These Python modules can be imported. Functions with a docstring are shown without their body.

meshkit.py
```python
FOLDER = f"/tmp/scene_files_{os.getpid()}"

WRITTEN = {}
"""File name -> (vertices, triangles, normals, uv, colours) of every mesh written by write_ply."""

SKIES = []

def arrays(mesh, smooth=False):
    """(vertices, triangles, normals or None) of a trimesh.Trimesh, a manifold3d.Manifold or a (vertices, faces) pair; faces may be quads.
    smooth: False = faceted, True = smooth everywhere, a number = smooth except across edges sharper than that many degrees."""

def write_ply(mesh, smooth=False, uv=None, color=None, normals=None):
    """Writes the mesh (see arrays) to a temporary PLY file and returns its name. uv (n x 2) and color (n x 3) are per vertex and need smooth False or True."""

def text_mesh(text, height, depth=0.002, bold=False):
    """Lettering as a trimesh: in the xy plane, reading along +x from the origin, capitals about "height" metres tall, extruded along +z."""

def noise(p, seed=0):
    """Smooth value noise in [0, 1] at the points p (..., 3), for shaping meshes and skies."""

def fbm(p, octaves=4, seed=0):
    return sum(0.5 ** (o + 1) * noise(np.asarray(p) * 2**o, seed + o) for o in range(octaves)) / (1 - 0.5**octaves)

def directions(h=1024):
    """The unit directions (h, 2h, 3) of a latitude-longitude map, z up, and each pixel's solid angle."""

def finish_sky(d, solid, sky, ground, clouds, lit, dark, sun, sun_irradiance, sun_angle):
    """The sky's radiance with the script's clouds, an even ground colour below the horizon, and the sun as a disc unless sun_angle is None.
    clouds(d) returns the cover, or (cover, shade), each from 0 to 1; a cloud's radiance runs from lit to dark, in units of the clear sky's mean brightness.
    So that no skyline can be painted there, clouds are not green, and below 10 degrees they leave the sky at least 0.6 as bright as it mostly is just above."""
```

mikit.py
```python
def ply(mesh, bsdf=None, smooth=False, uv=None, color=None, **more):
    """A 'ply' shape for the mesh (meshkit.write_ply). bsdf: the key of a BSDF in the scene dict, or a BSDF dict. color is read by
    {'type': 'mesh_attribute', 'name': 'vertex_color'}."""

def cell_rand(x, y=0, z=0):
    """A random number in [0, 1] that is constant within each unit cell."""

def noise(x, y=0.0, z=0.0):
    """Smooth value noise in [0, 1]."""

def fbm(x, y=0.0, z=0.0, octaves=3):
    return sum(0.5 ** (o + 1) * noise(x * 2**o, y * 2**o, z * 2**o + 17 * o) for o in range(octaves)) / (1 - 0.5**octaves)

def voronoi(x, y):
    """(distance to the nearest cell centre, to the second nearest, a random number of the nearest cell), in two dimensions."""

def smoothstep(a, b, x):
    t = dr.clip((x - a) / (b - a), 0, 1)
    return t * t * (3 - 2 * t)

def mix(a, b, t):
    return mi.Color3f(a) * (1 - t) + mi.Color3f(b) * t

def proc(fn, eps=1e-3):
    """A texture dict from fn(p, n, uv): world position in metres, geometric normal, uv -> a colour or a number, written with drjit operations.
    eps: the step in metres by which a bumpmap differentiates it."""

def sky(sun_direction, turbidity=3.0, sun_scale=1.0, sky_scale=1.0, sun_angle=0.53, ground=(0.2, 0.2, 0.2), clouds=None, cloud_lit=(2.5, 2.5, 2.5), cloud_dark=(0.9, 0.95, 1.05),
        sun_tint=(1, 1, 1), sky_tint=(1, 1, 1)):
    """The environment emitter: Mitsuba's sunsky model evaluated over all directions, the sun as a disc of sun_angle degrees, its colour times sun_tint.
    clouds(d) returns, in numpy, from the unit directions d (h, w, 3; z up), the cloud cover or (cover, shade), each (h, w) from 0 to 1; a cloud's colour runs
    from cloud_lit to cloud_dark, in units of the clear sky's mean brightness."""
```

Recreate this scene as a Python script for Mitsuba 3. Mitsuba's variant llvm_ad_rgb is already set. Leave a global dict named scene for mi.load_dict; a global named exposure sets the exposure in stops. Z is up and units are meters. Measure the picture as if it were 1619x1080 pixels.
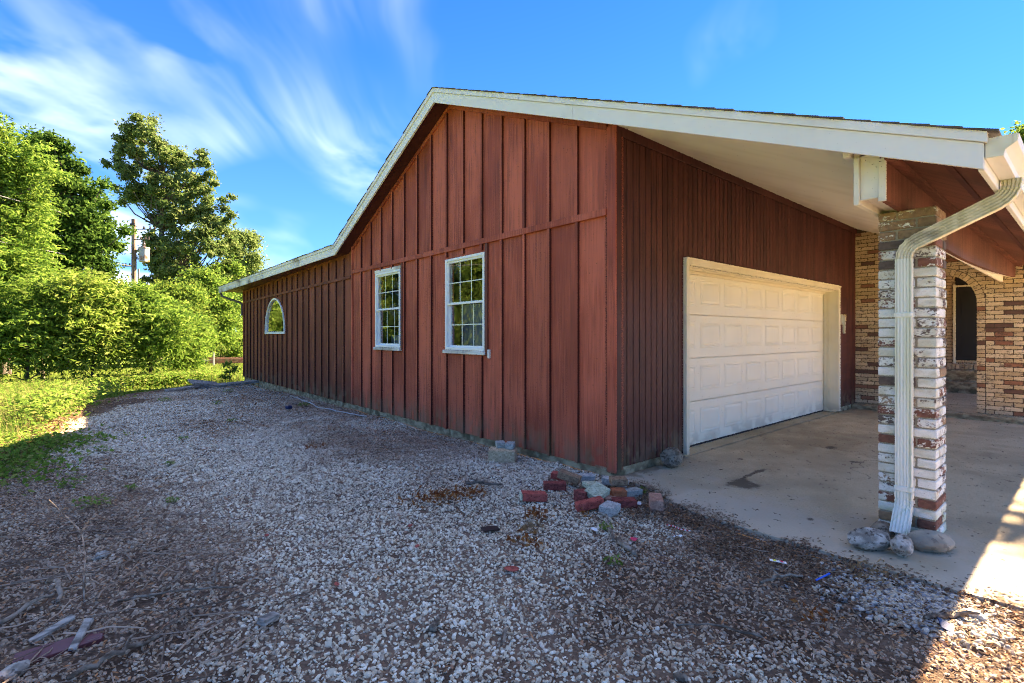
import math
import numpy as np
import trimesh
import shapely
from shapely.geometry import Polygon, box as sbox
import drjit as dr
import mitsuba as mi
import mikit
import meshkit
from mikit import noise, fbm, voronoi, smoothstep, mix, cell_rand, proc

scene, labels = {}, {}
T = mi.ScalarTransform4f

# ------------------------------------------------------------------ camera, sky, exposure
CAM = np.array([-3.842, -2.999, 1.348])
YAW = math.radians(49.65)              # angle between the view axis and the +x axis
FWD = np.array([math.cos(YAW), math.sin(YAW), 0.0])
scene['camera'] = {
    'type': 'perspective', 'fov': 91.25, 'fov_axis': 'x', 'near_clip': 0.05, 'far_clip': 2000.0,
    'principal_point_offset_y': 9.68 / 1080,
    'to_world': T().look_at(origin=CAM.tolist(), target=(CAM + FWD).tolist(), up=[0, 0, 1]),
}
SUN = (1.0, -0.07, 0.86)


def clouds(d):
    """patchy streaks of cirrus, drawn out along the wind, with a slightly paler sky towards the horizon"""
    z = np.maximum(d[..., 2], 0.02)
    px, py = d[..., 0] / (z + 0.30), d[..., 1] / (z + 0.30)
    a, b = 0.80 * px + 0.60 * py, -0.60 * px + 0.80 * py
    w = meshkit.fbm(np.stack([a * 1.6 + 3, b * 1.6, a * 0 + 2], -1), 4, 5)
    s = meshkit.fbm(np.stack([a * 3.0 + 3.0 * w, b * 9.0 + 3.4 * w, a * 0], -1), 6, 11)
    m = meshkit.fbm(np.stack([a * 0.9 + 39.0, b * 1.08 + 16.9, a * 0 + 1], -1), 4, 23)  # offset picked so more cloud lies unseen behind the camera, as added fill
    c = np.clip((s - 0.34) / 0.5, 0, 1) ** 1.3 * np.clip((m - 0.40) / 0.25, 0, 1)
    return np.clip(c * 0.38 + 0.06 * np.exp(-z / 0.20), 0, 0.85)


scene['sky'] = mikit.sky(SUN, turbidity=1.4, sun_scale=0.46, sky_scale=0.8, sun_tint=(1.0, 0.92, 0.82), sky_tint=(0.030, 0.100, 0.185),
                         clouds=clouds, cloud_lit=(12.6, 12.2, 10.6), cloud_dark=(0.9, 0.95, 1.05), ground=(0.16, 0.15, 0.12))  # cloud brightness raised as added fill light for the shaded ground
exposure = 6.0

# ------------------------------------------------------------------ helpers
RNG = np.random.default_rng(7)


def numbered(name):
    if name not in scene and name not in labels:
        return name
    k = 1
    while f'{name}_{k:03d}' in scene or f'{name}_{k:03d}' in labels:
        k += 1
    return f'{name}_{k:03d}'


def tag(key, label=None, category=None, group=None, kind=None):
    d = {k: v for k, v in (('label', label), ('category', category), ('group', group), ('kind', kind)) if v}
    if d:
        labels[key] = d
    return key


def thing(name, label, category, group=None):
    key = numbered(name)
    return tag(key, label, category, group)


def put(name, mesh, mat, parent=None, smooth=False, seed=None, color=None, label=None, category=None, group=None, kind=None, **more):
    key = numbered(name if parent is None else f'{parent}__{name}')
    uv = None
    if seed is not None:
        smooth = bool(smooth)
        n = len(meshkit.arrays(mesh)[0])
        uv = np.tile(np.array([[seed, (seed * 7.31) % 1.0]]), (n, 1))
    scene[key] = mikit.ply(mesh, mat, smooth=smooth, uv=uv, color=color, **more)
    tag(key, label, category, group, kind)
    return key


_C = np.array([[x, y, z] for x in (-1, 1) for y in (-1, 1) for z in (-1, 1)], float)
_T24 = np.concatenate([_C * (1, .9, .9), _C * (.9, 1, .9), _C * (.9, .9, 1)])
_h = trimesh.convex.convex_hull(_T24)
_T24 = np.array(_h.vertices)
_F24 = np.array(_h.faces)
_S24 = np.sign(_T24)
_A24 = np.abs(_T24) > .95


def cbox(x0, x1, y0, y1, z0, z1, b=0.003, jit=0.0, rng=None):
    """box with chamfered edges (44 triangles)"""
    c = np.array([(x0 + x1) / 2, (y0 + y1) / 2, (z0 + z1) / 2])
    h = np.abs(np.array([x1 - x0, y1 - y0, z1 - z0])) / 2
    b = min(b, 0.45 * h.min())
    v = c + _S24 * np.where(_A24, h, h - b)
    if jit:
        v = v + (rng or RNG).uniform(-jit, jit, v.shape)
    return v, _F24


_BV = np.array([[x, y, z] for x in (0, 1) for y in (0, 1) for z in (0, 1)], float)
_BF = np.array([[0, 1, 3], [0, 3, 2], [4, 6, 7], [4, 7, 5], [0, 4, 5], [0, 5, 1], [2, 3, 7], [2, 7, 6], [0, 2, 6], [0, 6, 4], [1, 5, 7], [1, 7, 3]])


def pbox(x0, x1, y0, y1, z0, z1):
    return np.array([x0, y0, z0]) + _BV * np.array([x1 - x0, y1 - y0, z1 - z0]), _BF


def join(ms):
    vs, fs, n = [], [], 0
    for m in ms:
        v, f = (m.vertices, m.faces) if hasattr(m, 'vertices') else m
        vs.append(np.asarray(v, float)); fs.append(np.asarray(f) + n); n += len(v)
    return np.vstack(vs), np.vstack(fs)


def move(m, loc=(0, 0, 0), rz=0.0, rx=0.0, ry=0.0, s=1.0):
    v, f = (m.vertices, m.faces) if hasattr(m, 'vertices') else m
    v = np.asarray(v, float) * s
    R = trimesh.transformations.euler_matrix(rx, ry, rz, 'sxyz')[:3, :3]
    return v @ R.T + np.asarray(loc, float), f


def prism_x(poly, x0, x1):
    """polygon in (y, z) extruded along x"""
    m = trimesh.creation.extrude_polygon(poly, x1 - x0, engine='earcut')
    v = np.array(m.vertices)
    return np.stack([x0 + v[:, 2], v[:, 0], v[:, 1]], 1), np.array(m.faces)


def prism_y(poly, y0, y1):
    """polygon in (x, z) extruded along y"""
    m = trimesh.creation.extrude_polygon(poly, y1 - y0, engine='earcut')
    v = np.array(m.vertices)
    return np.stack([v[:, 0], y0 + v[:, 2], v[:, 1]], 1), np.array(m.faces)[:, ::-1]


def prism_z(poly, z0, z1):
    m = trimesh.creation.extrude_polygon(poly, z1 - z0, engine='earcut')
    return np.array(m.vertices) + (0, 0, z0), np.array(m.faces)


def tube(pts, rad, sides=6, cap=True):
    p = np.asarray(pts, float)
    r = np.broadcast_to(np.asarray(rad, float), (len(p),))
    t = np.gradient(p, axis=0)
    t /= np.linalg.norm(t, axis=1, keepdims=True) + 1e-12
    ref = np.array([0, 0, 1.0]) if abs(t[0, 2]) < 0.9 else np.array([1.0, 0, 0])
    a = np.cross(t, ref); a /= np.linalg.norm(a, axis=1, keepdims=True) + 1e-12
    b = np.cross(t, a)
    ang = np.arange(sides) * 2 * np.pi / sides
    v = (p[:, None] + r[:, None, None] * (np.cos(ang)[None, :, None] * a[:, None] + np.sin(ang)[None, :, None] * b[:, None])).reshape(-1, 3)
    i, j = np.meshgrid(np.arange(len(p) - 1), np.arange(sides), indexing='ij')
    k = (j + 1) % sides
    q = np.stack([i * sides + j, i * sides + k, (i + 1) * sides + k, (i + 1) * sides + j], -1).reshape(-1, 4)
    f = np.vstack([q[:, [0, 2, 1]], q[:, [0, 3, 2]]])
    if cap:
        n = len(v)
        v = np.vstack([v, p[:1], p[-1:]])
        e = (len(p) - 1) * sides
        s = np.arange(sides); s2 = (s + 1) % sides
        f = np.vstack([f, np.stack([s * 0 + n, s, s2], 1), np.stack([s * 0 + n + 1, e + s2, e + s], 1)])
    return v, f


_ICO1 = trimesh.creation.icosphere(subdivisions=0)
_ICO3 = trimesh.creation.icosphere(subdivisions=3)


def rock(size, rng, rough=0.25, sub=_ICO3, cuts=7):
    v = np.array(sub.vertices)
    off = rng.uniform(0, 50, 3)
    for _ in range(cuts):                      # a few flat facets, as broken stone has
        n = rng.normal(size=3); n /= np.linalg.norm(n)
        d = rng.uniform(0.62, 0.9)
        over = np.maximum(v @ n - d, 0)
        v = v - over[:, None] * n * 0.85
    k = 1 + rough * (meshkit.fbm(v * 1.6 + off, 4, 3) - 0.5) + 0.08 * (meshkit.noise(v * 7 + off, 9) - 0.5)
    return v * k[:, None] * np.asarray(size), np.array(sub.faces)


def sstep(a, b, x):
    t = np.clip((x - a) / (b - a), 0, 1)
    return t * t * (3 - 2 * t)


# ------------------------------------------------------------------ materials
def mat(key, bsdf):
    scene[key] = bsdf
    return key


def pr(fn_or_rgb, rough=0.7, spec=0.3, **kw):
    c = proc(fn_or_rgb) if callable(fn_or_rgb) else {'type': 'rgb', 'value': list(fn_or_rgb)}
    return {'type': 'principled', 'base_color': c, 'roughness': rough, 'specular': spec, **kw}


def two(b):
    return {'type': 'twosided', 'bsdf': b}


def bump(b, fn, scale=1.0, eps=1e-3):
    return {'type': 'bumpmap', 'arbitrary': {**proc(fn, eps)}, 'bsdf': b, 'scale': scale}


def c3(a):
    return mi.Color3f(*[float(x) for x in a])


def paint_fn(base_a, base_b, dark, edge=0.0):
    dark = mi.ScalarColor3f(*dark)

    def fn(p, n, uv):
        h = p.x + p.y
        s = uv.x * 61.0
        blotch = fbm(h * 1.7 + s, p.z * 1.1 + s, 3.0, 3)
        grain = fbm(h * 120.0 + s, p.z * 4.0, s, 3)
        streak = fbm(h * 24.0 + s * 3, p.z * 0.9 + s, 5.0, 3)
        chip = noise(h * 210.0 + s, p.z * 34.0, 2.0)
        wear = fbm(h * 70.0 + s, p.z * 2.2 + s, 9.0, 4)
        c = mix(base_a, base_b, smoothstep(0.32, 0.68, blotch * 0.6 + grain * 0.4))
        c = c * (0.88 + 0.24 * uv.y)
        c = mix(c, dark, 0.40 * smoothstep(0.5, 0.72, wear) * smoothstep(0.35, 0.6, fbm(h * 5.0 + s, p.z * 1.6, 4.0, 3)))
        c = mix(c, dark, 0.45 * smoothstep(0.55, 0.82, streak) * smoothstep(0.3, 0.65, grain))
        c = mix(c, dark, 0.8 * smoothstep(0.93, 0.97, chip) * smoothstep(0.45, 0.6, blotch))
        c = mix(c, dark * 0.55, edge * 0.9 * smoothstep(0.6, 0.9, dr.abs(n.y)))  # shadow lines beside the battens, put into the colour of their sides
        c = mix(c, mi.Color3f(0.09, 0.10, 0.045), 0.45 * smoothstep(0.42, 0.08, p.z) * smoothstep(0.4, 0.7, streak))
        c = mix(c, mi.Color3f(0.20, 0.145, 0.095), 0.45 * smoothstep(0.45, 0.06, p.z) * smoothstep(0.42, 0.62, fbm(h * 11.0, p.z * 9.0, 6.0, 3)))
        return c
    return fn


def grain_h(p, n, uv):
    h = p.x + p.y
    return fbm(h * 150.0 + uv.x * 61.0, p.z * 6.0, 0.0, 3) + 0.6 * noise(h * 420.0, p.z * 9.0, uv.x * 9)


RED_A, RED_B, RED_D = (0.270, 0.056, 0.033), (0.450, 0.112, 0.066), (0.075, 0.024, 0.017)
mat('m_red', two(bump(pr(paint_fn(RED_A, RED_B, RED_D), 0.62, 0.25), grain_h, 0.0012)))
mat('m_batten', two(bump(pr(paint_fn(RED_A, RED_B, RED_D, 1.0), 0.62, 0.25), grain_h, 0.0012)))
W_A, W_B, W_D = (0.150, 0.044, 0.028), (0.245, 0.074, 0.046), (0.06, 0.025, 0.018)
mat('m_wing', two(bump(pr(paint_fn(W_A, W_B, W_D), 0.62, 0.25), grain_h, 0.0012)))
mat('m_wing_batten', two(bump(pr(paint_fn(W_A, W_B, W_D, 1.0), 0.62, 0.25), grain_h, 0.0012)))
mat('m_groove', two(pr((0.012, 0.008, 0.008), 0.9, 0.1)))
mat('m_red_shaded', two(bump(pr(paint_fn((0.056, 0.016, 0.014), (0.092, 0.027, 0.022), (0.025, 0.011, 0.01)), 0.55, 0.3), grain_h, 0.0012)))  # the same red a little darker, plus overhang shade put into the colour
mat('m_brown', two(pr(paint_fn((0.10, 0.036, 0.026), (0.17, 0.060, 0.042), (0.035, 0.018, 0.015)), 0.6, 0.25)))


def white_fn(base, dirt, amt):
    def fn(p, n, uv):
        h = p.x + p.y
        d = fbm(h * 2.0, p.z * 3.0, p.x * 2, 3)
        st = fbm(h * 34.0, p.z * 1.4, 1.0, 3)
        sp = noise(p.x * 90, p.y * 90, p.z * 90)
        c = mix(base, dirt, amt * smoothstep(0.42, 0.75, d) * (0.35 + st))
        c = mix(c, mi.Color3f(0.26, 0.21, 0.14), amt * 1.2 * smoothstep(0.28, 0.03, p.z) * smoothstep(0.35, 0.65, fbm(h * 7, p.z * 10, 4.0, 3)))
        return mix(c, mi.Color3f(0.10, 0.08, 0.06), 0.7 * smoothstep(0.93, 0.97, sp) * amt * 2)
    return fn


mat('m_white', two(pr(white_fn((0.66, 0.66, 0.65), (0.52, 0.51, 0.46), 0.22), 0.55, 0.3)))
mat('m_white_worn', two(pr(white_fn((0.68, 0.67, 0.62), (0.16, 0.13, 0.09), 1.0), 0.7, 0.2)))
mat('m_soffit', two(pr(white_fn((0.60, 0.57, 0.53), (0.48, 0.44, 0.39), 0.4), 0.8, 0.15)))
mat('m_door', two(bump(pr(white_fn((0.77, 0.735, 0.61), (0.68, 0.63, 0.49), 0.3), 0.45, 0.35), lambda p, n, uv: fbm(p.x * 8.0, p.z * 190.0, 0.0, 2), 0.0005)))
mat('m_trim', two(pr(white_fn((0.72, 0.66, 0.50), (0.50, 0.44, 0.28), 0.35), 0.6, 0.25)))
mat('m_vinyl', two(pr((0.74, 0.76, 0.75), 0.4, 0.4)))


def gutter_fn(p, n, uv):
    st = fbm(p.x * 30 + p.y * 30, p.z * 1.3, 0.0, 3)
    d = fbm(p.x * 5, p.y * 5, p.z * 5, 3)
    c = mix((0.66, 0.63, 0.50), (0.50, 0.47, 0.33), smoothstep(0.35, 0.7, st))
    c = mix(c, mi.Color3f(0.07, 0.065, 0.05), 0.85 * smoothstep(0.42, 0.62, d) * smoothstep(2.26, 2.34, p.z))
    return mix(c, mi.Color3f(0.10, 0.09, 0.06), 0.6 * smoothstep(0.62, 0.75, d))


mat('m_gutter', two(pr(gutter_fn, 0.5, 0.35)))
def spout_fn(p, n, uv):
    st = fbm(p.x * 40 + p.y * 40, p.z * 1.6, 0.0, 3)
    c = mix((0.70, 0.715, 0.66), (0.60, 0.62, 0.50), smoothstep(0.4, 0.7, st))
    return mix(c, mi.Color3f(0.16, 0.15, 0.11), 0.6 * smoothstep(0.95, 0.98, noise(p.x * 60, p.y * 60, p.z * 45)))


mat('m_spout', two(pr(spout_fn, 0.45, 0.35)))
mat('m_metal_brown', two(pr((0.10, 0.085, 0.07), 0.5, 0.4)))
mat('m_glass', {'type': 'thindielectric', 'int_ior': 1.5})
mat('m_screen', two(pr((0.10, 0.12, 0.14), 0.8, 0.1)))
mat('m_room', two(pr((0.05, 0.05, 0.055), 0.9, 0.1)))
mat('m_blind', two(pr((0.10, 0.13, 0.17), 0.8, 0.1)))
mat('m_dark_door', two(pr((0.018, 0.016, 0.020), 0.35, 0.4)))
mat('m_brass', two(pr((0.62, 0.44, 0.16), 0.4, 0.5)))
mat('m_shingle', two(pr(lambda p, n, uv: mix((0.05, 0.045, 0.045), (0.13, 0.11, 0.10), noise(p.x * 9, p.y * 9, 0.0) * 0.6 + 0.4 * noise(p.x * 200, p.y * 200, 0.0)), 0.95, 0.1)))


def concrete_fn(p, n, uv):
    a = fbm(p.x * 0.55 + 3, p.y * 0.55, 0.0, 4)
    b = fbm(p.x * 6.0, p.y * 6.0, 2.0, 4)
    g = noise(p.x * 140.0, p.y * 140.0, 0.0)
    c = mix((0.27, 0.215, 0.135), (0.42, 0.35, 0.235), smoothstep(0.3, 0.7, a * 0.6 + b * 0.4))
    c = c * (0.86 + 0.28 * g)
    c = mix(c, mi.Color3f(0.50, 0.44, 0.35), 0.65 * smoothstep(1.1, -0.2, p.x + (b - 0.5) * 1.6))          # weathered pale by the gravel, partly brighter light put into the colour
    warm = smoothstep(0.52, 0.66, fbm(p.x * 1.3 + 7, p.y * 1.9, 1.0, 3))
    c = mix(c, mi.Color3f(0.24, 0.20, 0.13), 0.35 * warm)
    rough = fbm(p.x * 11, p.y * 11, 4.0, 3)
    for (cx, cy, rx, ry) in ((0.72, -0.90, 0.17, 0.12), (1.15, -0.80, 0.24, 0.03), (2.4, -1.3, 0.05, 0.05), (1.6, -0.45, 0.05, 0.04), (3.0, -0.9, 0.14, 0.05), (0.2, -1.62, 0.05, 0.03)):
        d = dr.sqrt(dr.square((p.x - cx) / rx) + dr.square((p.y - cy) / ry))
        c = mix(c, mi.Color3f(0.055, 0.045, 0.035), 0.8 * smoothstep(1.25, 0.55, d + (rough - 0.5) * 1.6))
    sp = noise(p.x * 23.0, p.y * 23.0, 7.0) * noise(p.x * 55.0, p.y * 55.0, 3.0)
    c = mix(c, mi.Color3f(0.06, 0.05, 0.04), 0.8 * smoothstep(0.62, 0.72, sp))
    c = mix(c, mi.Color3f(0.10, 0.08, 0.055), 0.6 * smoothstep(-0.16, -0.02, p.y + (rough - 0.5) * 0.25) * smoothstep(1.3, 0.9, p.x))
    wob = (fbm(p.x * 1.7, 3.0, 1.0, 4) - 0.5) * 0.9
    crack = smoothstep(0.007, 0.002, dr.abs(p.y + 1.25 + wob)) * smoothstep(1.2, 1.6, p.x)
    crack2 = smoothstep(0.006, 0.002, dr.abs(p.x - 2.9 + (fbm(p.y * 2.1, 8.0, 2.0, 4) - 0.5) * 0.8))
    return mix(c, mi.Color3f(0.07, 0.055, 0.04), 0.75 * dr.maximum(crack, crack2))


mat('m_concrete', two(bump(pr(concrete_fn, 0.9, 0.15), lambda p, n, uv: fbm(p.x * 90, p.y * 90, p.z * 90, 3), 0.004)))


def found_fn(p, n, uv):
    h = p.x + p.y
    a = fbm(p.x * 14.0, p.y * 14.0, p.z * 18.0, 4)
    c = mix((0.21, 0.165, 0.10), (0.44, 0.375, 0.245), smoothstep(0.3, 0.7, a))
    return mix(c, mi.Color3f(0.10, 0.09, 0.05), 0.8 * smoothstep(0.5, 0.7, fbm(p.x * 9 + 3, p.y * 9, p.z * 7, 4)))


mat('m_foundation', two(bump(pr(found_fn, 0.95, 0.1), lambda p, n, uv: fbm(p.x * 50, p.y * 50, p.z * 50, 3), 0.006)))
mat('m_mortar', two(bump(pr(lambda p, n, uv: mix((0.20, 0.175, 0.13), (0.37, 0.33, 0.255), fbm(p.x * 30, p.y * 30, p.z * 30, 3)), 0.95, 0.1), lambda p, n, uv: noise(p.x * 200, p.y * 200, p.z * 200), 0.003)))
mat('m_mortar_dark', two(pr(lambda p, n, uv: mix((0.05, 0.038, 0.028), (0.12, 0.085, 0.06), fbm(p.x * 30, p.y * 30, p.z * 30, 3)), 0.95, 0.1)))


def column_brick_fn(p, n, uv):
    """old brick with flaking white paint: uv.x the brick's own number, uv.y how much paint is left"""
    s = uv.x * 97.0
    body = dr.select(uv.x < 0.42, mi.Color3f(0.115, 0.085, 0.070), dr.select(uv.x < 0.74, mi.Color3f(0.17, 0.078, 0.055), dr.select(uv.x < 0.80, mi.Color3f(0.27, 0.095, 0.05), mi.Color3f(0.25, 0.165, 0.10))))
    body = body * (0.6 + 0.8 * fbm(p.x * 60 + s, p.y * 60, p.z * 60, 3))
    q = fbm(p.x * 17, p.y * 17, p.z * 15, 3) * 0.38 + fbm(p.x * 46 + s, p.y * 46, p.z * 60, 4) * 0.32 + fbm(p.x * 130, p.y * 130, p.z * 130, 3) * 0.30
    paint = smoothstep(-0.03, 0.03, uv.y - q) * (0.82 + 0.18 * smoothstep(0.3, 0.5, fbm(p.x * 210, p.y * 210, p.z * 210, 2)))
    white = mix((0.70, 0.70, 0.665), (0.56, 0.54, 0.44), smoothstep(0.35, 0.7, fbm(p.x * 12 + s, p.y * 12, p.z * 14, 3)))
    white = mix(white, mi.Color3f(0.50, 0.55, 0.28), 0.55 * smoothstep(0.30, 0.03, p.z) * smoothstep(0.4, 0.6, fbm(p.x * 20, p.y * 20, p.z * 20, 2)))
    return mix(body, white, paint)


mat('m_column_brick', two(bump(pr(column_brick_fn, 0.85, 0.2), lambda p, n, uv: fbm(p.x * 70, p.y * 70, p.z * 70, 3) + 0.5 * noise(p.x * 260, p.y * 260, p.z * 260), 0.003)))


def wall_brick_fn(p, n, uv):
    s = uv.x * 53.0
    c = mix((0.47, 0.34, 0.20), (0.66, 0.52, 0.345), uv.x)
    c = dr.select(uv.y > 0.94, mi.Color3f(0.14, 0.080, 0.060), dr.select(uv.y > 0.86, mi.Color3f(0.27, 0.13, 0.08), c))
    q = fbm(p.x * 40 + s, p.y * 30, p.z * 60, 4)
    c = c * (0.75 + 0.5 * q)
    c = mix(c, mi.Color3f(0.10, 0.065, 0.05), 0.7 * smoothstep(0.66, 0.74, fbm(p.y * 22 + s, p.z * 50, 3.0, 4)))
    return c


mat('m_wall_brick', two(bump(pr(wall_brick_fn, 0.85, 0.2), lambda p, n, uv: fbm(p.x * 80, p.y * 80, p.z * 80, 3), 0.003)))


def earth_fn(p, n, uv):
    a = fbm(p.x * 1.3, p.y * 1.3, 0.0, 4)
    b = fbm(p.x * 14.0, p.y * 14.0, 2.0, 4)
    g = noise(p.x * 120.0, p.y * 120.0, 0.0)
    soil = mix((0.06, 0.040, 0.028), (0.20, 0.14, 0.10), smoothstep(0.25, 0.75, 0.45 * a + 0.35 * b + 0.25 * g))
    lawn = mix((0.07, 0.12, 0.022), (0.14, 0.185, 0.04), smoothstep(0.3, 0.7, 0.5 * a + 0.5 * b))
    far = smoothstep(-0.16, -0.24, p.z + (b - 0.5) * 0.05)
    return mix(soil, lawn, far)


mat('m_earth', two(bump(pr(earth_fn, 0.95, 0.08), lambda p, n, uv: fbm(p.x * 40, p.y * 40, 0.0, 4), 0.02)))


def vcol_fn_bsdf(rough=0.85, spec=0.15):
    return two({'type': 'principled', 'base_color': {'type': 'mesh_attribute', 'name': 'vertex_color'}, 'roughness': rough, 'specular': spec})


mat('m_vcol', vcol_fn_bsdf())
mat('m_leaf', {'type': 'principledthin', 'base_color': {'type': 'mesh_attribute', 'name': 'vertex_color'}, 'roughness': 0.55, 'diff_trans': 1.0, 'spec_trans': 0.0, 'eta': 1.35})


def bark_fn(p, n, uv):
    q = fbm(p.x * 9 + p.y * 9, p.z * 2.0, 0.0, 4)
    return mix((0.055, 0.042, 0.032), (0.19, 0.16, 0.125), smoothstep(0.3, 0.7, q))


mat('m_bark', two(bump(pr(bark_fn, 0.95, 0.1), lambda p, n, uv: fbm(p.x * 14 + p.y * 14, p.z * 3, 0.0, 3), 0.03)))


def stick_fn(p, n, uv):
    q = fbm(p.x * 40 + uv.x * 40, p.y * 40, p.z * 40, 3)
    return mix((0.10, 0.075, 0.055), (0.30, 0.25, 0.20), smoothstep(0.3, 0.7, q)) * (0.55 + 0.9 * uv.x)


mat('m_stick', two(bump(pr(stick_fn, 0.9, 0.15), lambda p, n, uv: fbm(p.x * 150, p.y * 150, p.z * 150, 2), 0.002)))


def grey_wood_fn(p, n, uv):
    q = fbm(p.x * 6 + p.y * 40, p.y * 6 + p.x * 14, p.z * 60, 3)
    return mix((0.13, 0.115, 0.10), (0.40, 0.37, 0.33), smoothstep(0.3, 0.7, q))


mat('m_grey_wood', two(pr(grey_wood_fn, 0.9, 0.15)))


def pole_fn(p, n, uv):
    q = fbm(p.x * 30 + p.y * 30, p.z * 1.5, 0.0, 4)
    return mix((0.16, 0.10, 0.065), (0.42, 0.31, 0.22), smoothstep(0.3, 0.7, q))


mat('m_pole', two(pr(pole_fn, 0.9, 0.15)))


def rust_fn(p, n, uv):
    q = fbm(p.x * 5, p.y * 5, p.z * 3.0, 4)
    return mix((0.50, 0.50, 0.48), (0.30, 0.11, 0.05), smoothstep(0.42, 0.58, q))


mat('m_rust', two(pr(rust_fn, 0.6, 0.3)))
mat('m_wire', two(pr((0.16, 0.16, 0.17), 0.5, 0.4)))
mat('m_ceramic', two(pr((0.05, 0.04, 0.04), 0.3, 0.5)))


def stone_bsdf(a, b, spot, sc=26.0, rough=0.85):
    def fn(p, n, uv):
        q = fbm(p.x * sc, p.y * sc, p.z * sc, 4)
        c = mix(a, b, smoothstep(0.3, 0.7, q))
        return mix(c, c3(spot), 0.75 * smoothstep(0.56, 0.68, fbm(p.x * sc * 2.3 + 9, p.y * sc * 2.3, p.z * sc * 2.3, 3)))
    return two(bump(pr(fn, rough, 0.25), lambda p, n, uv: fbm(p.x * 60, p.y * 60, p.z * 60, 4), 0.006))


mat('m_rock_grey', stone_bsdf((0.19, 0.175, 0.15), (0.46, 0.43, 0.38), (0.05, 0.04, 0.034)))
mat('m_rock_dark', stone_bsdf((0.12, 0.095, 0.07), (0.28, 0.235, 0.18), (0.045, 0.036, 0.028)))
mat('m_rock_smooth', stone_bsdf((0.19, 0.18, 0.15), (0.30, 0.28, 0.23), (0.13, 0.12, 0.10), 14.0, 0.7))
mat('m_block_tan', stone_bsdf((0.42, 0.31, 0.19), (0.58, 0.46, 0.30), (0.26, 0.18, 0.10), 40.0, 0.95))
mat('m_paver_grey', stone_bsdf((0.24, 0.25, 0.23), (0.40, 0.41, 0.37), (0.15, 0.16, 0.13), 60.0, 0.95))
mat('m_paver_blue', stone_bsdf((0.29, 0.285, 0.27), (0.48, 0.47, 0.44), (0.15, 0.15, 0.14), 60.0, 0.95))
mat('m_paver_pale', stone_bsdf((0.36, 0.38, 0.27), (0.52, 0.53, 0.40), (0.22, 0.24, 0.13), 45.0, 0.95))
mat('m_brick_red', stone_bsdf((0.27, 0.055, 0.045), (0.40, 0.10, 0.075), (0.08, 0.025, 0.022), 45.0, 0.95))
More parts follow.
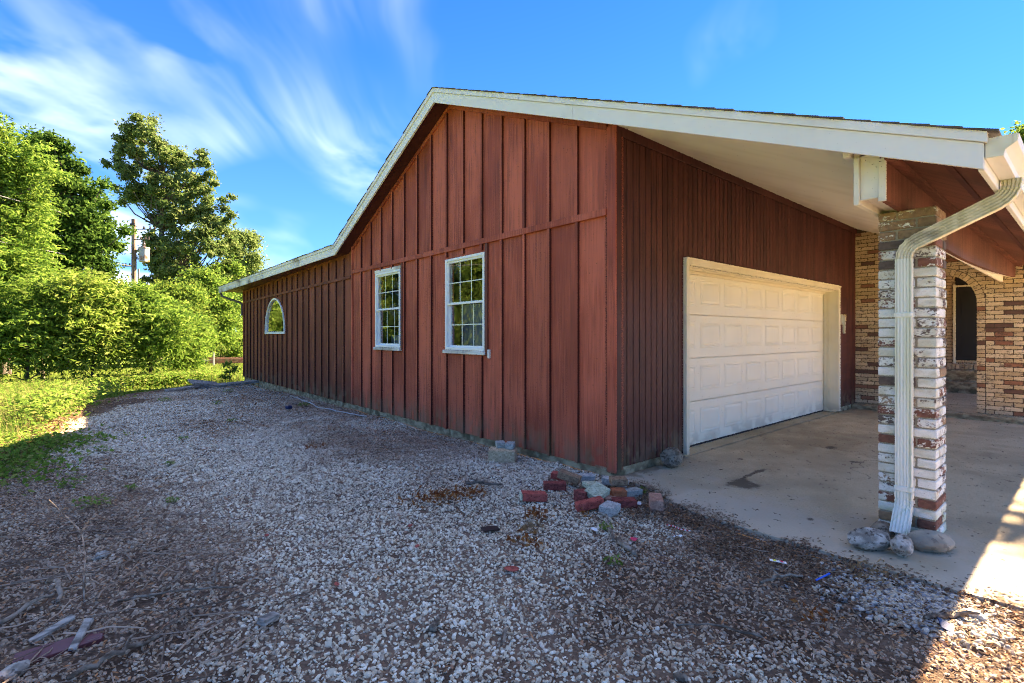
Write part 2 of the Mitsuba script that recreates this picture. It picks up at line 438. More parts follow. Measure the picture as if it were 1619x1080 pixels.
mat('m_brick_dark', stone_bsdf((0.16, 0.04, 0.034), (0.27, 0.07, 0.058), (0.05, 0.02, 0.02), 45.0, 0.95))
mat('m_brick_brown', stone_bsdf((0.20, 0.125, 0.075), (0.33, 0.215, 0.135), (0.08, 0.05, 0.03), 45.0, 0.95))
mat('m_brick_orange', stone_bsdf((0.26, 0.075, 0.03), (0.36, 0.13, 0.06), (0.09, 0.07, 0.06), 45.0, 0.95))
mat('m_brick_pink', stone_bsdf((0.33, 0.17, 0.12), (0.45, 0.26, 0.19), (0.20, 0.10, 0.07), 45.0, 0.95))
for nm, rgb in (('blue', (0.01, 0.10, 0.55)), ('navy', (0.015, 0.03, 0.10)), ('black', (0.02, 0.02, 0.022)), ('pink', (0.60, 0.05, 0.12)), ('white', (0.75, 0.75, 0.74)), ('yellow', (0.75, 0.70, 0.10)), ('redstripe', (0.50, 0.02, 0.04)), ('maroon', (0.13, 0.045, 0.05)), ('hose', (0.42, 0.42, 0.40)), ('conduit', (0.30, 0.29, 0.27))):
    mat('m_p_' + nm, two(pr(rgb, 0.45, 0.4)))
mat('m_clear', {'type': 'thindielectric', 'int_ior': 1.45})

# ------------------------------------------------------------------ the house
# x runs along the garage front, y along the board-and-batten gable wall, the corner of the two is the origin
RIDGE_Y, VALLEY_Y, WALL_END, GABLE_END = 2.835, 6.377, 14.80, 6.155
XF, XR = -0.25, 14.5
ROOF_END = 15.40


def zu(y):
    """lower edge of the rake boards"""
    y = np.asarray(y, float)
    return np.where(y <= RIDGE_Y, 4.49 - 0.4183 * (RIDGE_Y - y), np.where(y <= VALLEY_Y, 4.49 - 0.4582 * (y - RIDGE_Y), 2.867 - 0.0176 * (y - VALLEY_Y)))


def zs(y):
    return zu(y) + 0.07


def skew(m):
    """the wing's overhang widens slowly towards its far end"""
    v = np.array(m[0], float)
    v[:, 0] = np.where(v[:, 0] < 1, v[:, 0] - np.maximum(v[:, 1] - VALLEY_Y, 0) * .0355 * np.clip(-v[:, 0] / .25, 0, 1), v[:, 0])
    return v, m[1]


def band(y0, y1, a, b):
    """strip in (y, z) following the roof line between zu + a and zu + b"""
    ys = [y0] + [k for k in (RIDGE_Y, VALLEY_Y) if y0 < k < y1] + [y1]
    return Polygon([(y, float(zu(y)) + a) for y in ys] + [(y, float(zu(y)) + b) for y in ys[::-1]])


H = thing('house', 'reddish brown board and batten house with attached garage and white rake boards', 'house')
rng = np.random.default_rng(11)
WIN = [(2.03, 2.93, 1.15, 2.40), (4.25, 5.15, 1.15, 2.41)]
TRIM_Z = 2.54


def polys(g):
    return [q for q in getattr(g, 'geoms', [g]) if q.geom_type == 'Polygon' and q.area > 1e-5]


def arch_poly(c, hw, z0, hh, n=28):
    return Polygon([(c - hw, z0)] + [(c - hw * math.cos(t), z0 + 0.08 + (hh - 0.08) * math.sin(t)) for t in np.linspace(0, math.pi, n)] + [(c + hw, z0)])


ARCH = (11.30, 0.86, 1.43, 0.88)
win_hole = shapely.union_all([sbox(a, c, b, d) for a, b, c, d in WIN])
gable_poly = Polygon([(0, 0.047)] + [(y, float(zs(y))) for y in (0, RIDGE_Y, GABLE_END)] + [(GABLE_END, 0.047)])
wing_poly = Polygon([(GABLE_END, 0.04), (GABLE_END, float(zs(GABLE_END)))] + [(VALLEY_Y, float(zs(VALLEY_Y))), (WALL_END, float(zs(WALL_END))), (WALL_END, 0.03)])
arch_hole = arch_poly(*ARCH)

gw = put('gable_wall', prism_x(gable_poly.difference(win_hole), 0.016, 0.12), 'm_red', H, seed=.5)
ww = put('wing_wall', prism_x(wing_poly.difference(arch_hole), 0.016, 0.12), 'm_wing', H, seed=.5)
bat = [0.46 + 0.4064 * i for i in range(14)]
wbat = [6.56 + 0.4064 * i for i in range(21)]


def panels(parent, edges, wall, hole, tz):
    for a, b in zip(edges[:-1], edges[1:]):
        for z0, z1 in ((0.0, tz), (tz + .001, 9.0)):
            g = sbox(a + .0008, z0, b - .0008, z1).intersection(wall).difference(hole)
            for q in polys(g):
                s = rng.random()
                put('panel', prism_x(q, 0.0, 0.0155), 'm_red' if parent == gw else 'm_wing', parent, seed=s)


panels(gw, [0.0] + bat + [GABLE_END], gable_poly, win_hole, TRIM_Z)
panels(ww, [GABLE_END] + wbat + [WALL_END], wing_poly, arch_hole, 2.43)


def battens(parent, ys, tz_fn, half, zbot, holes):
    for y in ys:
        tz = tz_fn(y)
        spans = [(zbot, tz - half), (tz + half, float(zs(y)) - 0.075)]
        for hole in holes:
            out = []
            h = hole.intersection(shapely.LineString([(y + .02, -1), (y + .02, 6)]))
            if h.is_empty:
                continue
            a, b = h.bounds[1] - .052, h.bounds[3] + .03
            for s0, s1 in spans:
                if b <= s0 or a >= s1:
                    out.append((s0, s1))
                else:
                    if a - s0 > .03: out.append((s0, a))
                    if s1 - b > .03: out.append((b, s1))
            spans = out
        for s0, s1 in spans:
            j = rng.uniform(-.003, .003)
            put('batten', cbox(-.031, -.0002, y + j, y + j + .040, s0, s1, .002), 'm_batten' if parent == gw else 'm_wing_batten', parent, seed=rng.random())


frame_holes = [sbox(a - .02, c - .0, b + .02, d) for a, b, c, d in WIN]
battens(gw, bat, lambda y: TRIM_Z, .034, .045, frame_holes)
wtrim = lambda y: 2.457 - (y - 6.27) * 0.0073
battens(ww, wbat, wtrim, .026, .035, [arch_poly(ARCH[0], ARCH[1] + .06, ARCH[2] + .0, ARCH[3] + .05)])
put('trim_band', cbox(-.037, -.0003, .092, GABLE_END - .005, TRIM_Z - .034, TRIM_Z + .034, .002), 'm_red', gw, seed=.62)
put('trim_band', prism_x(Polygon([(GABLE_END + .045, wtrim(6.2) - .026), (WALL_END, wtrim(WALL_END) - .026), (WALL_END, wtrim(WALL_END) + .026), (GABLE_END + .045, wtrim(6.2) + .026)]), -.036, -.0003), 'm_wing', ww, seed=.3)
put('rake_trim', prism_x(band(.092, GABLE_END - .0, -.012, .068), -.024, -.0004), 'm_red', gw, seed=.2)
put('corner_board', cbox(-.023, -.0002, -.018, .090, .035, float(zs(0)) - .02, .003), 'm_red', gw, seed=.81)
put('corner_board', cbox(-.028, -.0005, GABLE_END - .004, GABLE_END + .040, .04, float(zs(GABLE_END)) - .0, .003), 'm_red', gw, seed=.4)
put('corner_board', cbox(-.023, -.0002, WALL_END - .05, WALL_END + .012, .03, float(zs(WALL_END)), .003), 'm_red', ww, seed=.45)
put('foundation', join([cbox(.02, .25, .0, WALL_END, -.5, .046, .004)]), 'm_foundation', H, label='pale mossy concrete foundation strip along the wall base')

# windows of the gable wall
for i, (a, b, c, d) in enumerate(WIN):
    f = .036
    w = put('window', join([cbox(-.034, .07, a, a + f, c, d, .004), cbox(-.034, .07, b - f, b, c, d, .004), cbox(-.034, .07, a + f, b - f, d - f, d, .004), cbox(-.034, .07, a + f, b - f, c, c + f, .004)]),
            'm_vinyl', H, label='white double hung window nearer the garage corner' if i == 0 else 'white double hung window farther from the garage corner')
    mid = (c + d) / 2 + .01
    for (x0, z0, z1, gm) in ((-.014, mid - .018, d - f, 0), (.020, c + f, mid + .018, 1)):
        y0, y1, s = a + f, b - f, .026
        put('sash', join([cbox(x0, x0 + .03, y0, y0 + s, z0, z1, .002), cbox(x0, x0 + .03, y1 - s, y1, z0, z1, .002), cbox(x0, x0 + .03, y0 + s, y1 - s, z1 - s, z1, .002), cbox(x0, x0 + .03, y0 + s, y1 - s, z0, z0 + s, .002)]), 'm_vinyl', w)
        put('pane', (np.array([[x0 + .014, y0 + s, z0 + s], [x0 + .014, y1 - s, z0 + s], [x0 + .014, y1 - s, z1 - s], [x0 + .014, y0 + s, z1 - s]]), np.array([[0, 2, 1], [0, 3, 2]])), 'm_glass', w)
        for k in (1, 2):
            y = y0 + s + (y1 - y0 - 2 * s) * k / 3
            put('muntin', cbox(x0 + .016, x0 + .024, y - .0065, y + .0065, z0 + s, z1 - s, .001), 'm_vinyl', w)
        put('muntin', cbox(x0 + .0165, x0 + .0235, y0 + s, y1 - s, (z0 + z1) / 2 - .008, (z0 + z1) / 2 + .006, .001), 'm_vinyl', w)
    put('sill', cbox(-.055, -.0004, a - .02, b + .03, c - .05, c - .003, .005, .0015), 'm_white_worn', w, label='weathered sill with flaking white paint')
    if i == 0:
        put('side_trim', cbox(-.03, -.0004, a - .055, a - .012, c - .06, TRIM_Z - .036, .003), 'm_brown', w, seed=.2)
        put('trim_block', cbox(-.03, -.0004, a - .10, a - .062, c - .09, c + .02, .004), 'm_white_worn', w)
    else:
        put('head_trim', cbox(-.03, -.0004, a - .02, b + .02, d + .003, d + .055, .003), 'm_white_worn', w)
        put('side_trim', cbox(-.026, -.0004, a - .05, a - .012, c - .03, TRIM_Z - .036, .003), 'm_brown', w, seed=.9)
    put('curtain', join([(np.array([[.30 + .02 * math.sin(k * 2.1), a - .1 + k * .05, c - .1] for k in range(23)] + [[.30 + .02 * math.sin(k * 2.1), a - .1 + k * .05, (mid if i == 0 else c + .2)] for k in range(23)]),
                        np.array([[k, k + 1, k + 24] for k in range(22)] + [[k, k + 24, k + 23] for k in range(22)]))]), 'm_blind', w)

aw = put('arched_window', prism_x(arch_poly(ARCH[0], ARCH[1] + .035, ARCH[2] - .045, ARCH[3] + .075).difference(arch_poly(ARCH[0], ARCH[1] - .015, ARCH[2] + .015, ARCH[3] - .03)), -.032, .05), 'm_vinyl', H, label='white framed half round window in the far wing wall')
tv, tf = trimesh.creation.triangulate_polygon(arch_poly(ARCH[0], ARCH[1] - .005, ARCH[2] + .005, ARCH[3] - .01), engine='earcut')
put('pane', (np.stack([0 * tv[:, 0] + .012, tv[:, 0], tv[:, 1]], 1), tf), 'm_glass', aw)

# dark rooms behind the glass
put('room', join([pbox(2.4, 2.45, .32, WALL_END - .2, .0, 2.8), pbox(.12, 2.4, .32, WALL_END - .2, -.05, .0), pbox(.12, 2.4, .32, WALL_END - .2, 2.75, 2.8), pbox(.12, 2.4, 7.5, 7.55, 0, 2.75)]), 'm_room', H)

# garage front wall with its vertical grooved boards
DX0, DX1, DH = 1.249, 6.126, 2.12
XW = 7.20
ztop = float(zs(0))
fw = put('garage_wall', prism_y(sbox(.0, .02, XW, ztop).difference(sbox(DX0 - .034, -.1, DX1 + .034, DH + .014)), .017, .12), 'm_groove', H)
x = .076
while x < XW - .01:
    x1 = min(x + .1016, XW)
    a, b = x + .0055, x1 - .0055
    cuts = [(a, b, .074, ztop - .115)]
    if b > DX0 - .06 and a < DX1 + .08:
        cuts = [(a, b, DH + .098, ztop - .115)]
        if a < DX0 - .062:
            cuts.append((a, DX0 - .062, .074, DH + .097))
        if b > DX1 + .082:
            cuts.append((DX1 + .082, b, .074, DH + .097))
    for q in cuts:
        if q[1] - q[0] > .008:
            put('board', cbox(q[0], q[1], .0, .0165, q[2], q[3], .002), 'm_red_shaded', fw, seed=rng.random())
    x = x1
put('corner_board', cbox(.0005, .074, -.017, -.0002, .036, ztop - .03, .003), 'm_red_shaded', fw, seed=.55)
put('frieze_board', cbox(.0755, XW, -.020, -.0003, ztop - .115, ztop - .004, .003), 'm_red_shaded', fw, seed=.35)
put('foundation', cbox(.0, DX0 - .07, .012, .25, -.4, .072, .004), 'm_foundation', H)
put('foundation', cbox(DX1 + .09, XW, .012, .25, -.4, .072, .004), 'm_foundation', H)

# garage door: four sections of eight raised panels
gd = put('garage_door', cbox(DX0 - .05, DX1 + .1, .236, .27, .02, DH + .05, .002), 'm_door', H, label='cream sectional garage door of raised panels in white trim')
sh = (DH - .02) / 4
for r in range(4):
    z0 = .022 + r * sh
    put('section', cbox(DX0 - .05, DX1 + .1, .2, .235, z0 + .004, z0 + sh - .003, .005), 'm_door', gd)
    for k in range(8):
        cx, cz, hw, hh = DX0 + .3048 + .6096 * k, z0 + sh * .53, .245, .155
        prof = ((0, 0), (.007, .006), (.018, .006), (.030, .0002), (.055, .006))
        v, fcs = [], []
        for ins, pro in prof:
            v += [[cx + sx * (hw - ins), .1998 - pro, cz + sz * (hh - ins)] for sx, sz in ((-1, -1), (1, -1), (1, 1), (-1, 1))]
        for q in range(len(prof) - 1):
            for e in range(4):
                a, b = q * 4 + e, q * 4 + (e + 1) % 4
                fcs += [[a, b, b + 4], [a, b + 4, a + 4]]
        e = (len(prof) - 1) * 4
        fcs += [[e, e + 1, e + 2], [e, e + 2, e + 3]]
        put('panel', (np.array(v), np.array(fcs)), 'm_door', gd)
put('trim', join([cbox(DX0 - .058, DX0 + .002, -.045, -.0, .03, DH + .092, .004), cbox(DX1 - .0, DX1 + .078, -.045, -.0, .03, DH + .092, .004), cbox(DX0 + .0022, DX1 - .0002, -.045, .0, DH + .012, DH + .092, .004), cbox(DX0 - .058, DX1 + .078, -.058, -.0455, DH + .068, DH + .092, .003)]), 'm_trim', gd)
put('jamb', join([cbox(DX0 - .03, DX0, .0003, .2, .012, DH, .003), cbox(DX1, DX1 + .03, .0003, .2, .012, DH, .003), cbox(DX0 - .03, DX1 + .03, .0003, .2, DH + .0, DH + .011, .003)]), 'm_trim', gd)
put('stop_moulding', join([cbox(DX1 - .018, DX1 - .0003, .165, .192, .03, DH - .02, .003), cbox(DX1 - .012, DX1 - .0004, .10, .118, .03, DH - .02, .002), cbox(DX0 + .0003, DX0 + .018, .165, .192, .03, DH - .02, .003), cbox(DX0 + .018, DX1 - .018, .16, .192, DH - .042, DH - .0006, .003), cbox(DX0 + .001, DX1 - .001, .06, .075, DH - .018, DH - .0007, .003)]), 'm_trim', gd)
put('bottom_seal', cbox(DX0, DX1, .205, .23, .002, .023, .004), 'm_p_black', gd)
# house number and the wall hook in front of it
for k, ch in enumerate('2402'):
    m = meshkit.text_mesh(ch, .115, .006, True)
    v = np.array(m.vertices)
    put('house_number', (np.stack([6.285 + k * .095 + v[:, 0] * .8, -.001 - v[:, 2], 1.61 + v[:, 1]], 1), np.array(m.faces)), 'm_brass', fw, label='brass house number digit beside the garage door')
put('wall_hook', join([cbox(6.30, 6.36, -.035, -.001, 1.54, 1.72, .01), move(cbox(-.02, .02, -.02, .02, -.16, .16, .008), (6.36, -.05, 1.54), ry=.0)]), 'm_gutter', fw, label='pale lever handle on the wall below the house number')

# roof
roof_poly = band(-2.574, ROOF_END, .0715, .181)
rf = put('roof', skew(prism_x(roof_poly, XF, XR)), 'm_red_shaded', H, seed=.3)
sh_ms = []
for (ya, yb) in ((-2.66, RIDGE_Y), (VALLEY_Y, RIDGE_Y), (ROOF_END + .06, VALLEY_Y)):
    n = int(abs(yb - ya) / .135)
    for k in range(n):
        y0, y1 = ya + (yb - ya) * k / n, ya + (yb - ya) * (k + 1.6) / n
        y1 = min(y1, yb) if yb > ya else max(y1, yb)
        zl, zh = float(zu(y0)) + .196, float(zu(y1)) + .192
        xs = XF - .050 + rng.uniform(-.012, .008)
        v, f = pbox(0, 1, 0, 1, 0, 1)
        v = v.copy()
        v[:, 0] = np.where(v[:, 0] > .5, XR, xs)
        up = v[:, 2] * np.where(v[:, 1] > .5, .004, .010 + rng.uniform(0, .004))
        v[:, 2] = np.where(v[:, 1] > .5, zh, zl) + up
        v[:, 1] = np.where(v[:, 1] > .5, y1, y0)
        sh_ms.append((v, f))
put('shingles', skew(join(sh_ms)), 'm_shingle', rf, kind='stuff', label='dark grey asphalt shingles seen edge on')


def rake(y0, y1, x0, x1, a, b, m, name='rake_board'):
    put(name, skew(prism_x(band(y0, y1, a, b), x0, x1)), m, rf)


rake(-2.60, .30, -.276, XF - .0005, 0, .136, 'm_white'); rake(.304, RIDGE_Y - .0005, -.276, XF - .0005, 0, .136, 'm_white')
rake(RIDGE_Y + .0005, VALLEY_Y, -.276, XF - .0005, 0, .136, 'm_white')
rake(-2.615, 1.07, -.292, XF - .0005, .139, .194, 'm_white'); rake(1.074, RIDGE_Y - .0005, -.292, XF - .0005, .139, .194, 'm_white')
rake(RIDGE_Y + .0005, VALLEY_Y, -.292, XF - .0005, .139, .194, 'm_white')
rake(VALLEY_Y + .002, 8.1, -.274, XF - .0005, 0, .136, 'm_white'); rake(8.103, ROOF_END, -.274, XF - .0005, 0, .136, 'm_white_worn')
rake(VALLEY_Y + .002, ROOF_END + .01, -.288, XF - .0005, .139, .194, 'm_white_worn')
put('gable_soffit', prism_x(band(.001, VALLEY_Y + .2, .050, .0705), XF, -.0008), 'm_red_shaded', rf, seed=.7)
put('wing_soffit', skew(prism_x(band(VALLEY_Y + .2, ROOF_END, .050, .0705), XF, -.0008)), 'm_brown', rf, seed=.7)
put('rear_soffit', prism_x(band(WALL_END, ROOF_END - .01, .052, .0705), .0, XR), 'm_brown', rf, seed=.7)
put('white_soffit', prism_x(band(-1.954, -.0008, .050, .0705), XF, XR - .2), 'm_soffit', rf, label='smooth off white soffit panel over the driveway')
put('brown_soffit', prism_x(band(-2.573, -2.131, .050, .0705), XF, XR - .2), 'm_brown', rf, seed=.6)
put('soffit_strip', prism_x(band(-2.44, -2.40, .040, .0495), XF, XR - .2), 'm_red_shaded', rf, seed=.1)
put('soffit_strip', prism_x(band(-2.20, -2.132, .020, .0495), XF + .15, XR - .2), 'm_brown', rf, seed=.9)
put('soffit_strip', cbox(-.10, -.02, -1.953, -1.91, float(zs(-1.93)) - .07, float(zs(-1.93)) - .005, .004), 'm_white_worn', rf)
put('eave_board', cbox(XF + .0, XR, -2.602, -2.576, 2.215, 2.39, .003), 'm_white', rf)

# beam over the brick column
bm = put('beam', join([cbox(-.045, XW - .01, -1.990, -1.955, 2.195, 2.56, .003)]), 'm_soffit', H, label='boxed beam on the brick column with peeling white end')
vx = np.linspace(.70, XW - .01, 24)
vz = np.interp(vx, (.70, 1.5, 2.1, 2.8, 3.55, 4.4, 5.3, 6.3, 7.2), (2.135, 2.108, 2.095, 2.095, 2.11, 2.135, 2.17, 2.215, 2.26))
val = [(-.045, 2.195), (.37, 2.195)] + list(zip(vx, vz))
put('side_board', prism_y(Polygon(val + [(XW - .01, 2.52), (-.045, 2.52)]), -2.130, -2.095), 'm_brown', bm, seed=.72, label='brown valance board with a gently curved lower edge')
uv_, uf_ = [], []
for k, (x_, z_) in enumerate([(-.02, 2.225), (.37, 2.215)] + list(zip(vx, vz + .006))):
    uv_ += [(x_, -2.0945, z_), (x_, -1.9905, max(z_ + .02, 2.20))]
for k in range(len(uv_) // 2 - 1):
    uf_ += [[2 * k, 2 * k + 1, 2 * k + 3], [2 * k, 2 * k + 3, 2 * k + 2]]
put('underside', (np.array(uv_), np.array(uf_)), 'm_soffit', bm)
put('end_board', join([cbox(-.044, -.026, -2.0945, -1.9905, 2.215, 2.50, .003)]), 'm_white_worn', bm)
put('end_trim', cbox(-.066, -.0455, -1.992, -1.962, 2.185, 2.49, .003), 'm_white_worn', bm)
put('end_trim', cbox(-.066, -.0455, -2.133, -2.093, 2.185, 2.455, .003), 'm_white_worn', bm)

# gutter and downspout at the carport corner
prof = [(-2.606, 2.375), (-2.606, 2.275), (-2.672, 2.272), (-2.678, 2.300), (-2.700, 2.318), (-2.722, 2.332), (-2.728, 2.368), (-2.718, 2.372)]
gt = put('gutter', prism_x(shapely.LineString(prof).buffer(.0018, cap_style='flat'), XF - .006, XR), 'm_white', H, label='white eave gutter with grimy end cap beside the downspout')
put('end_cap', prism_x(Polygon(prof), XF - .010, XF - .0065), 'm_gutter', gt)
put('end_cap', prism_x(Polygon(prof), XR, XR + .003), 'm_gutter', gt)


def sweep_rect(path, w, h, side, ribs=5, crimps=(), inplane=False):
    """corrugated rectangular pipe along a path; side: the direction across the wide face"""
    p = np.asarray(path, float)
    t = np.gradient(p, axis=0); t /= np.linalg.norm(t, axis=1, keepdims=True)
    ring = []
    n = ribs * 4
    for k in range(n + 1):
        u = -w / 2 + w * k / n
        ring.append((u, h / 2 - (.009 if (k % 4) == 2 else 0.0)))
    m = 6
    for k in range(1, m):
        ring.append((w / 2, h / 2 - h * k / m))
    for k in range(n + 1):
        u = w / 2 - w * k / n
        ring.append((u, -h / 2 + (.009 if (k % 4) == 2 else 0.0)))
    for k in range(1, m):
        ring.append((-w / 2, -h / 2 + h * k / m))
    ring = np.array(ring)
    vs = []
    s0 = np.asarray(side, float)
    for i in range(len(p)):
        s = np.cross(t[i], [1.0, 0, 0]) if inplane else s0 - t[i] * (s0 @ t[i])
        if np.linalg.norm(s) < 1e-6: s = s0
        s /= np.linalg.norm(s)
        o = np.cross(t[i], s)
        k = 1.0 - (.09 if i in crimps else 0)
        vs.append(p[i] + k * (ring[:, :1] * s + ring[:, 1:] * o))
    N = len(ring)
    v = np.vstack(vs)
    i, j = np.meshgrid(np.arange(len(p) - 1), np.arange(N), indexing='ij')
    j2 = (j + 1) % N
    q = np.stack([i * N + j, i * N + j2, (i + 1) * N + j2, (i + 1) * N + j], -1).reshape(-1, 4)
    return v, np.vstack([q[:, [0, 1, 2]], q[:, [0, 2, 3]]])


def arc(c, r, a0, a1, n, ax1, ax2):
    a = np.linspace(a0, a1, n)[:, None]
    return np.asarray(c) + r * (np.cos(a) * np.asarray(ax1, float) + np.sin(a) * np.asarray(ax2, float))


DSX, DSY = .335, -2.142
A0, A1 = np.array([DSX, -2.655, 2.27]), np.array([DSX, DSY, 1.88])
dd = np.array([0, .90, -.43]); dd /= np.linalg.norm(dd)


def bend(p_in, d_in, d_out, r, n):
    """points of a round bend that starts at p_in"""
    d_in, d_out = np.asarray(d_in, float), np.asarray(d_out, float)
    ang = math.acos(np.clip(d_in @ d_out, -1, 1))
    nrm = d_out - d_in * (d_in @ d_out); nrm /= np.linalg.norm(nrm)
    c = np.asarray(p_in) + nrm * r
    a = np.linspace(0, ang, n)[:, None]
    return c - nrm * r * np.cos(a) + d_in * r * np.sin(a)


dn = np.array([0, 0, -1.0])
b1 = bend(A0 - (0, 0, .02), dn, dd, .11, 9)
tl = .12 * math.tan(math.acos(dn @ dd) / 2)
run = (DSY - b1[-1][1]) / dd[1] - tl
b2 = bend(b1[-1] + dd * run, dd, dn, .12, 9)
ds = put('downspout', sweep_rect([b2[-1]] + [b2[-1] + (0, 0, -k) for k in np.linspace(.02, b2[-1][2] - .26, 12)] , .088, .062, (0, 1, 0)), 'm_spout', H, label='white corrugated downspout strapped to the front of the brick column')
elbow = np.vstack([A0, A0 - (0, 0, .01), b1, [b1[-1] + dd * run * k for k in (.05, .5, .95)], b2])
put('elbow', sweep_rect(elbow, .089, .063, (0, 1, 0), 5, crimps=(3, 5, 7, 9, 15, 17, 19, 21), inplane=True), 'm_gutter', ds)
E0 = np.array([DSX, DSY, .27])
b3 = bend(E0, dn, np.array([-.62, 0, -.78]), .16, 7)
put('bottom_elbow', sweep_rect(np.vstack([E0 + (0, 0, .03), E0 + (0, 0, .005), b3, b3[-1] + np.array([-.62, 0, -.78]) * .10, b3[-1] + np.array([-.62, 0, -.78]) * .16]), .094, .068, (0, 1, 0), 5, crimps=(3, 5, 7)), 'm_spout', ds)
for z in (.31, 1.47):
    put('strap', cbox(DSX - .037, DSX + .04, DSY - .049, DSY + .049, z, z + .03, .002), 'm_spout', ds)

# brick column, pinwheel courses round a mortar core
CX, CY, CA = .378, -2.302, .315
col = put('brick_column', join([pbox(CX + .008, CX + CA - .008, CY + .008, CY + CA - .008, -.05, 2.188)]), 'm_mortar', H, label='square brick column with flaking white paint under the beam')
P = .0667
for r in range(33):
    z0 = .004 + r * P
    if z0 + .056 > 2.2:
        break
    for (u0, u1, v0, v1) in ((0, .098, 0, .205), (0, .205, .217, .315), (.217, .315, .110, .315), (.110, .315, 0, .098)):
        if r % 2:
            v0, v1 = CA - v1, CA - v0
        s = rng.random()
        paint = rng.choice([.74, .64, .58, .53, .47, .38], p=[.22, .24, .20, .16, .11, .07]) if r % 2 == 0 else rng.choice([.66, .57, .52, .47, .42, .33], p=[.16, .2, .22, .2, .14, .08])
        if r >= 29:
            paint = rng.choice([.2, .42])
            s = .86 + .14 * s if r >= 30 else s
        j = rng.uniform(-.0025, .0025, 2)
        v, f = cbox(CX + u0 + j[0], CX + u1 + j[0], CY + v0 + j[1], CY + v1 + j[1], z0, z0 + .0565, .0045, .0012, rng)
        key = numbered(f'{col}__brick')
        scene[key] = mikit.ply((v, f), 'm_column_brick', uv=np.tile([[s, paint]], (len(v), 1)))

# brick porch wall with an arched opening
XB = XW + .002
AC, AR, ASP = -1.183, .50, 1.885
arch_open = Polygon([(AC - AR, -.2)] + [(AC - AR * math.cos(t), ASP + AR * math.sin(t)) for t in np.linspace(0, math.pi, 33)] + [(AC + AR, -.2)])
ring_zone = Polygon([(AC - AR - .112, -.2)] + [(AC - (AR + .108) * math.cos(t), ASP + (AR + .108) * math.sin(t)) for t in np.linspace(0, math.pi, 33)] + [(AC + AR + .112, -.2)])
wall_yz = Polygon([(.03, .06), (.03, 3.30), (-.0, 3.34)] + [(y, float(zs(y)) - .02) for y in (-.001, -2.22)] + [(-2.22, .06)])
bw = put('brick_wall', prism_x(wall_yz.difference(arch_open), XB + .008, XB + .11), 'm_mortar_dark', H, label='tan brick porch wall with a round arched opening')
field = wall_yz.difference(ring_zone)


def wbrick(mesh):
    key = numbered(f'{bw}__brick')
    v = mesh[0]
    scene[key] = mikit.ply(mesh, 'm_wall_brick', uv=np.tile([[rng.random(), rng.random()]], (len(v), 1)))


infill = []
for r in range(46):
    z0 = .092 + r * .0692
    y = .02 - (.107 if r % 2 else 0)
    ys = [.02] + ([.02 - .10 - .011] if r % 2 else [])
    y0 = .02 - (.108 if r % 2 else 0)
    starts = ([(.02, -.078)] if r % 2 else []) + [(y0 - k * .213, y0 - k * .213 - .203) for k in range(12)]
    for ya, yb in starts:
        g = sbox(yb, z0, ya, z0 + .0585).intersection(field)
        for q in polys(g):
            if q.area < .0012:
                continue
            jx = rng.uniform(-.0025, .0025)
            full = abs(q.area - q.envelope.area) < 1e-6
            y_0, z_0, y_1, z_1 = q.bounds
            m = cbox(XB + jx, XB + .06, y_0, y_1, z_0, z_1, .0035, .001, rng) if full else prism_x(q, XB + jx, XB + .06)
            cyq = (y_0 + y_1) / 2
            if -.72 < cyq < -.36:
                infill.append(m)
            else:
                wbrick(m)
    for ya, yb in ((AC - AR - .1, AC - AR), (AC + AR, AC + AR + .1)):
        if z0 + .06 < ASP:
            m = cbox(XB - .003 + rng.uniform(-.003, .002), XB + .10, ya, yb, z0, z0 + .0585, .0035, .001, rng)
            infill.append(m) if ya > AC else wbrick(m)
nv = 25
for k in range(nv):
    a0, a1 = math.pi * (k + .07) / nv, math.pi * (k + .93) / nv
    q = Polygon([(AC + r_ * math.cos(a), ASP + r_ * math.sin(a)) for r_, a in ((AR, a0), (AR + .1, a0), (AR + .1, a1), (AR, a1))])
    wbrick(prism_x(q, XB - .004 + rng.uniform(-.003, .002), XB + .10))
scene[numbered(f'{bw}__brick_infill')] = mikit.ply(join(infill), 'm_wall_brick', uv=np.tile([[.4, .4]], (len(join(infill)[0]), 1)))
labels[f'{bw}__brick_infill'] = {'kind': 'stuff'}

# the porch behind the arch
XD = 11.5
pw = put('porch_wall', pbox(XD + .008, XD + .12, -2.3, .3, -.1, 3.2), 'm_mortar_dark', H)
pb = []
for r in range(44):
    z0 = .10 + r * .0692
    for k in range(12):
        y0 = .2 - k * .213 - (.106 if r % 2 else 0)
        y1 = y0 - .203
        if y1 < -.80 and z0 > .78: y1 = -.80
        if y0 - y1 > .03: pb.append(cbox(XD, XD + .05, y1, y0, z0, z0 + .0585, .0035))
put('brick_field', join(pb), 'm_wall_brick', pw, seed=.5, kind='stuff')
ed = put('entry_door', cbox(XD - .03, XD + .007, -1.75, -.815, .78, 2.46, .004), 'm_dark_door', H, label='dark entry door seen through the brick arch')
put('frame', join([cbox(XD - .05, XD + .006, -.814, -.765, .70, 2.52, .004), cbox(XD - .05, XD + .006, -1.80, -1.751, .70, 2.52, .004), cbox(XD - .05, XD + .006, -1.7508, -.8142, 2.462, 2.50, .004)]), 'm_trim', ed)
put('transom', cbox(XD - .02, XD + .0065, -1.75, -.815, 2.51, 2.75, .004), 'm_dark_door', ed)
for zc, zh in ((1.12, .26), (1.92, .40)):
    for yc in (-1.06, -1.50):
        put('door_panel', cbox(XD - .036, XD - .029, yc - .15, yc + .15, zc - zh, zc + zh, .004), 'm_dark_door', ed)
stp = put('porch_step', join([cbox(XD - .45, XD - .005, -2.2, .2, .08, .57, .012), cbox(XD - .80, XD - .452, -1.6, .2, .08, .32, .012)]), 'm_foundation', H)
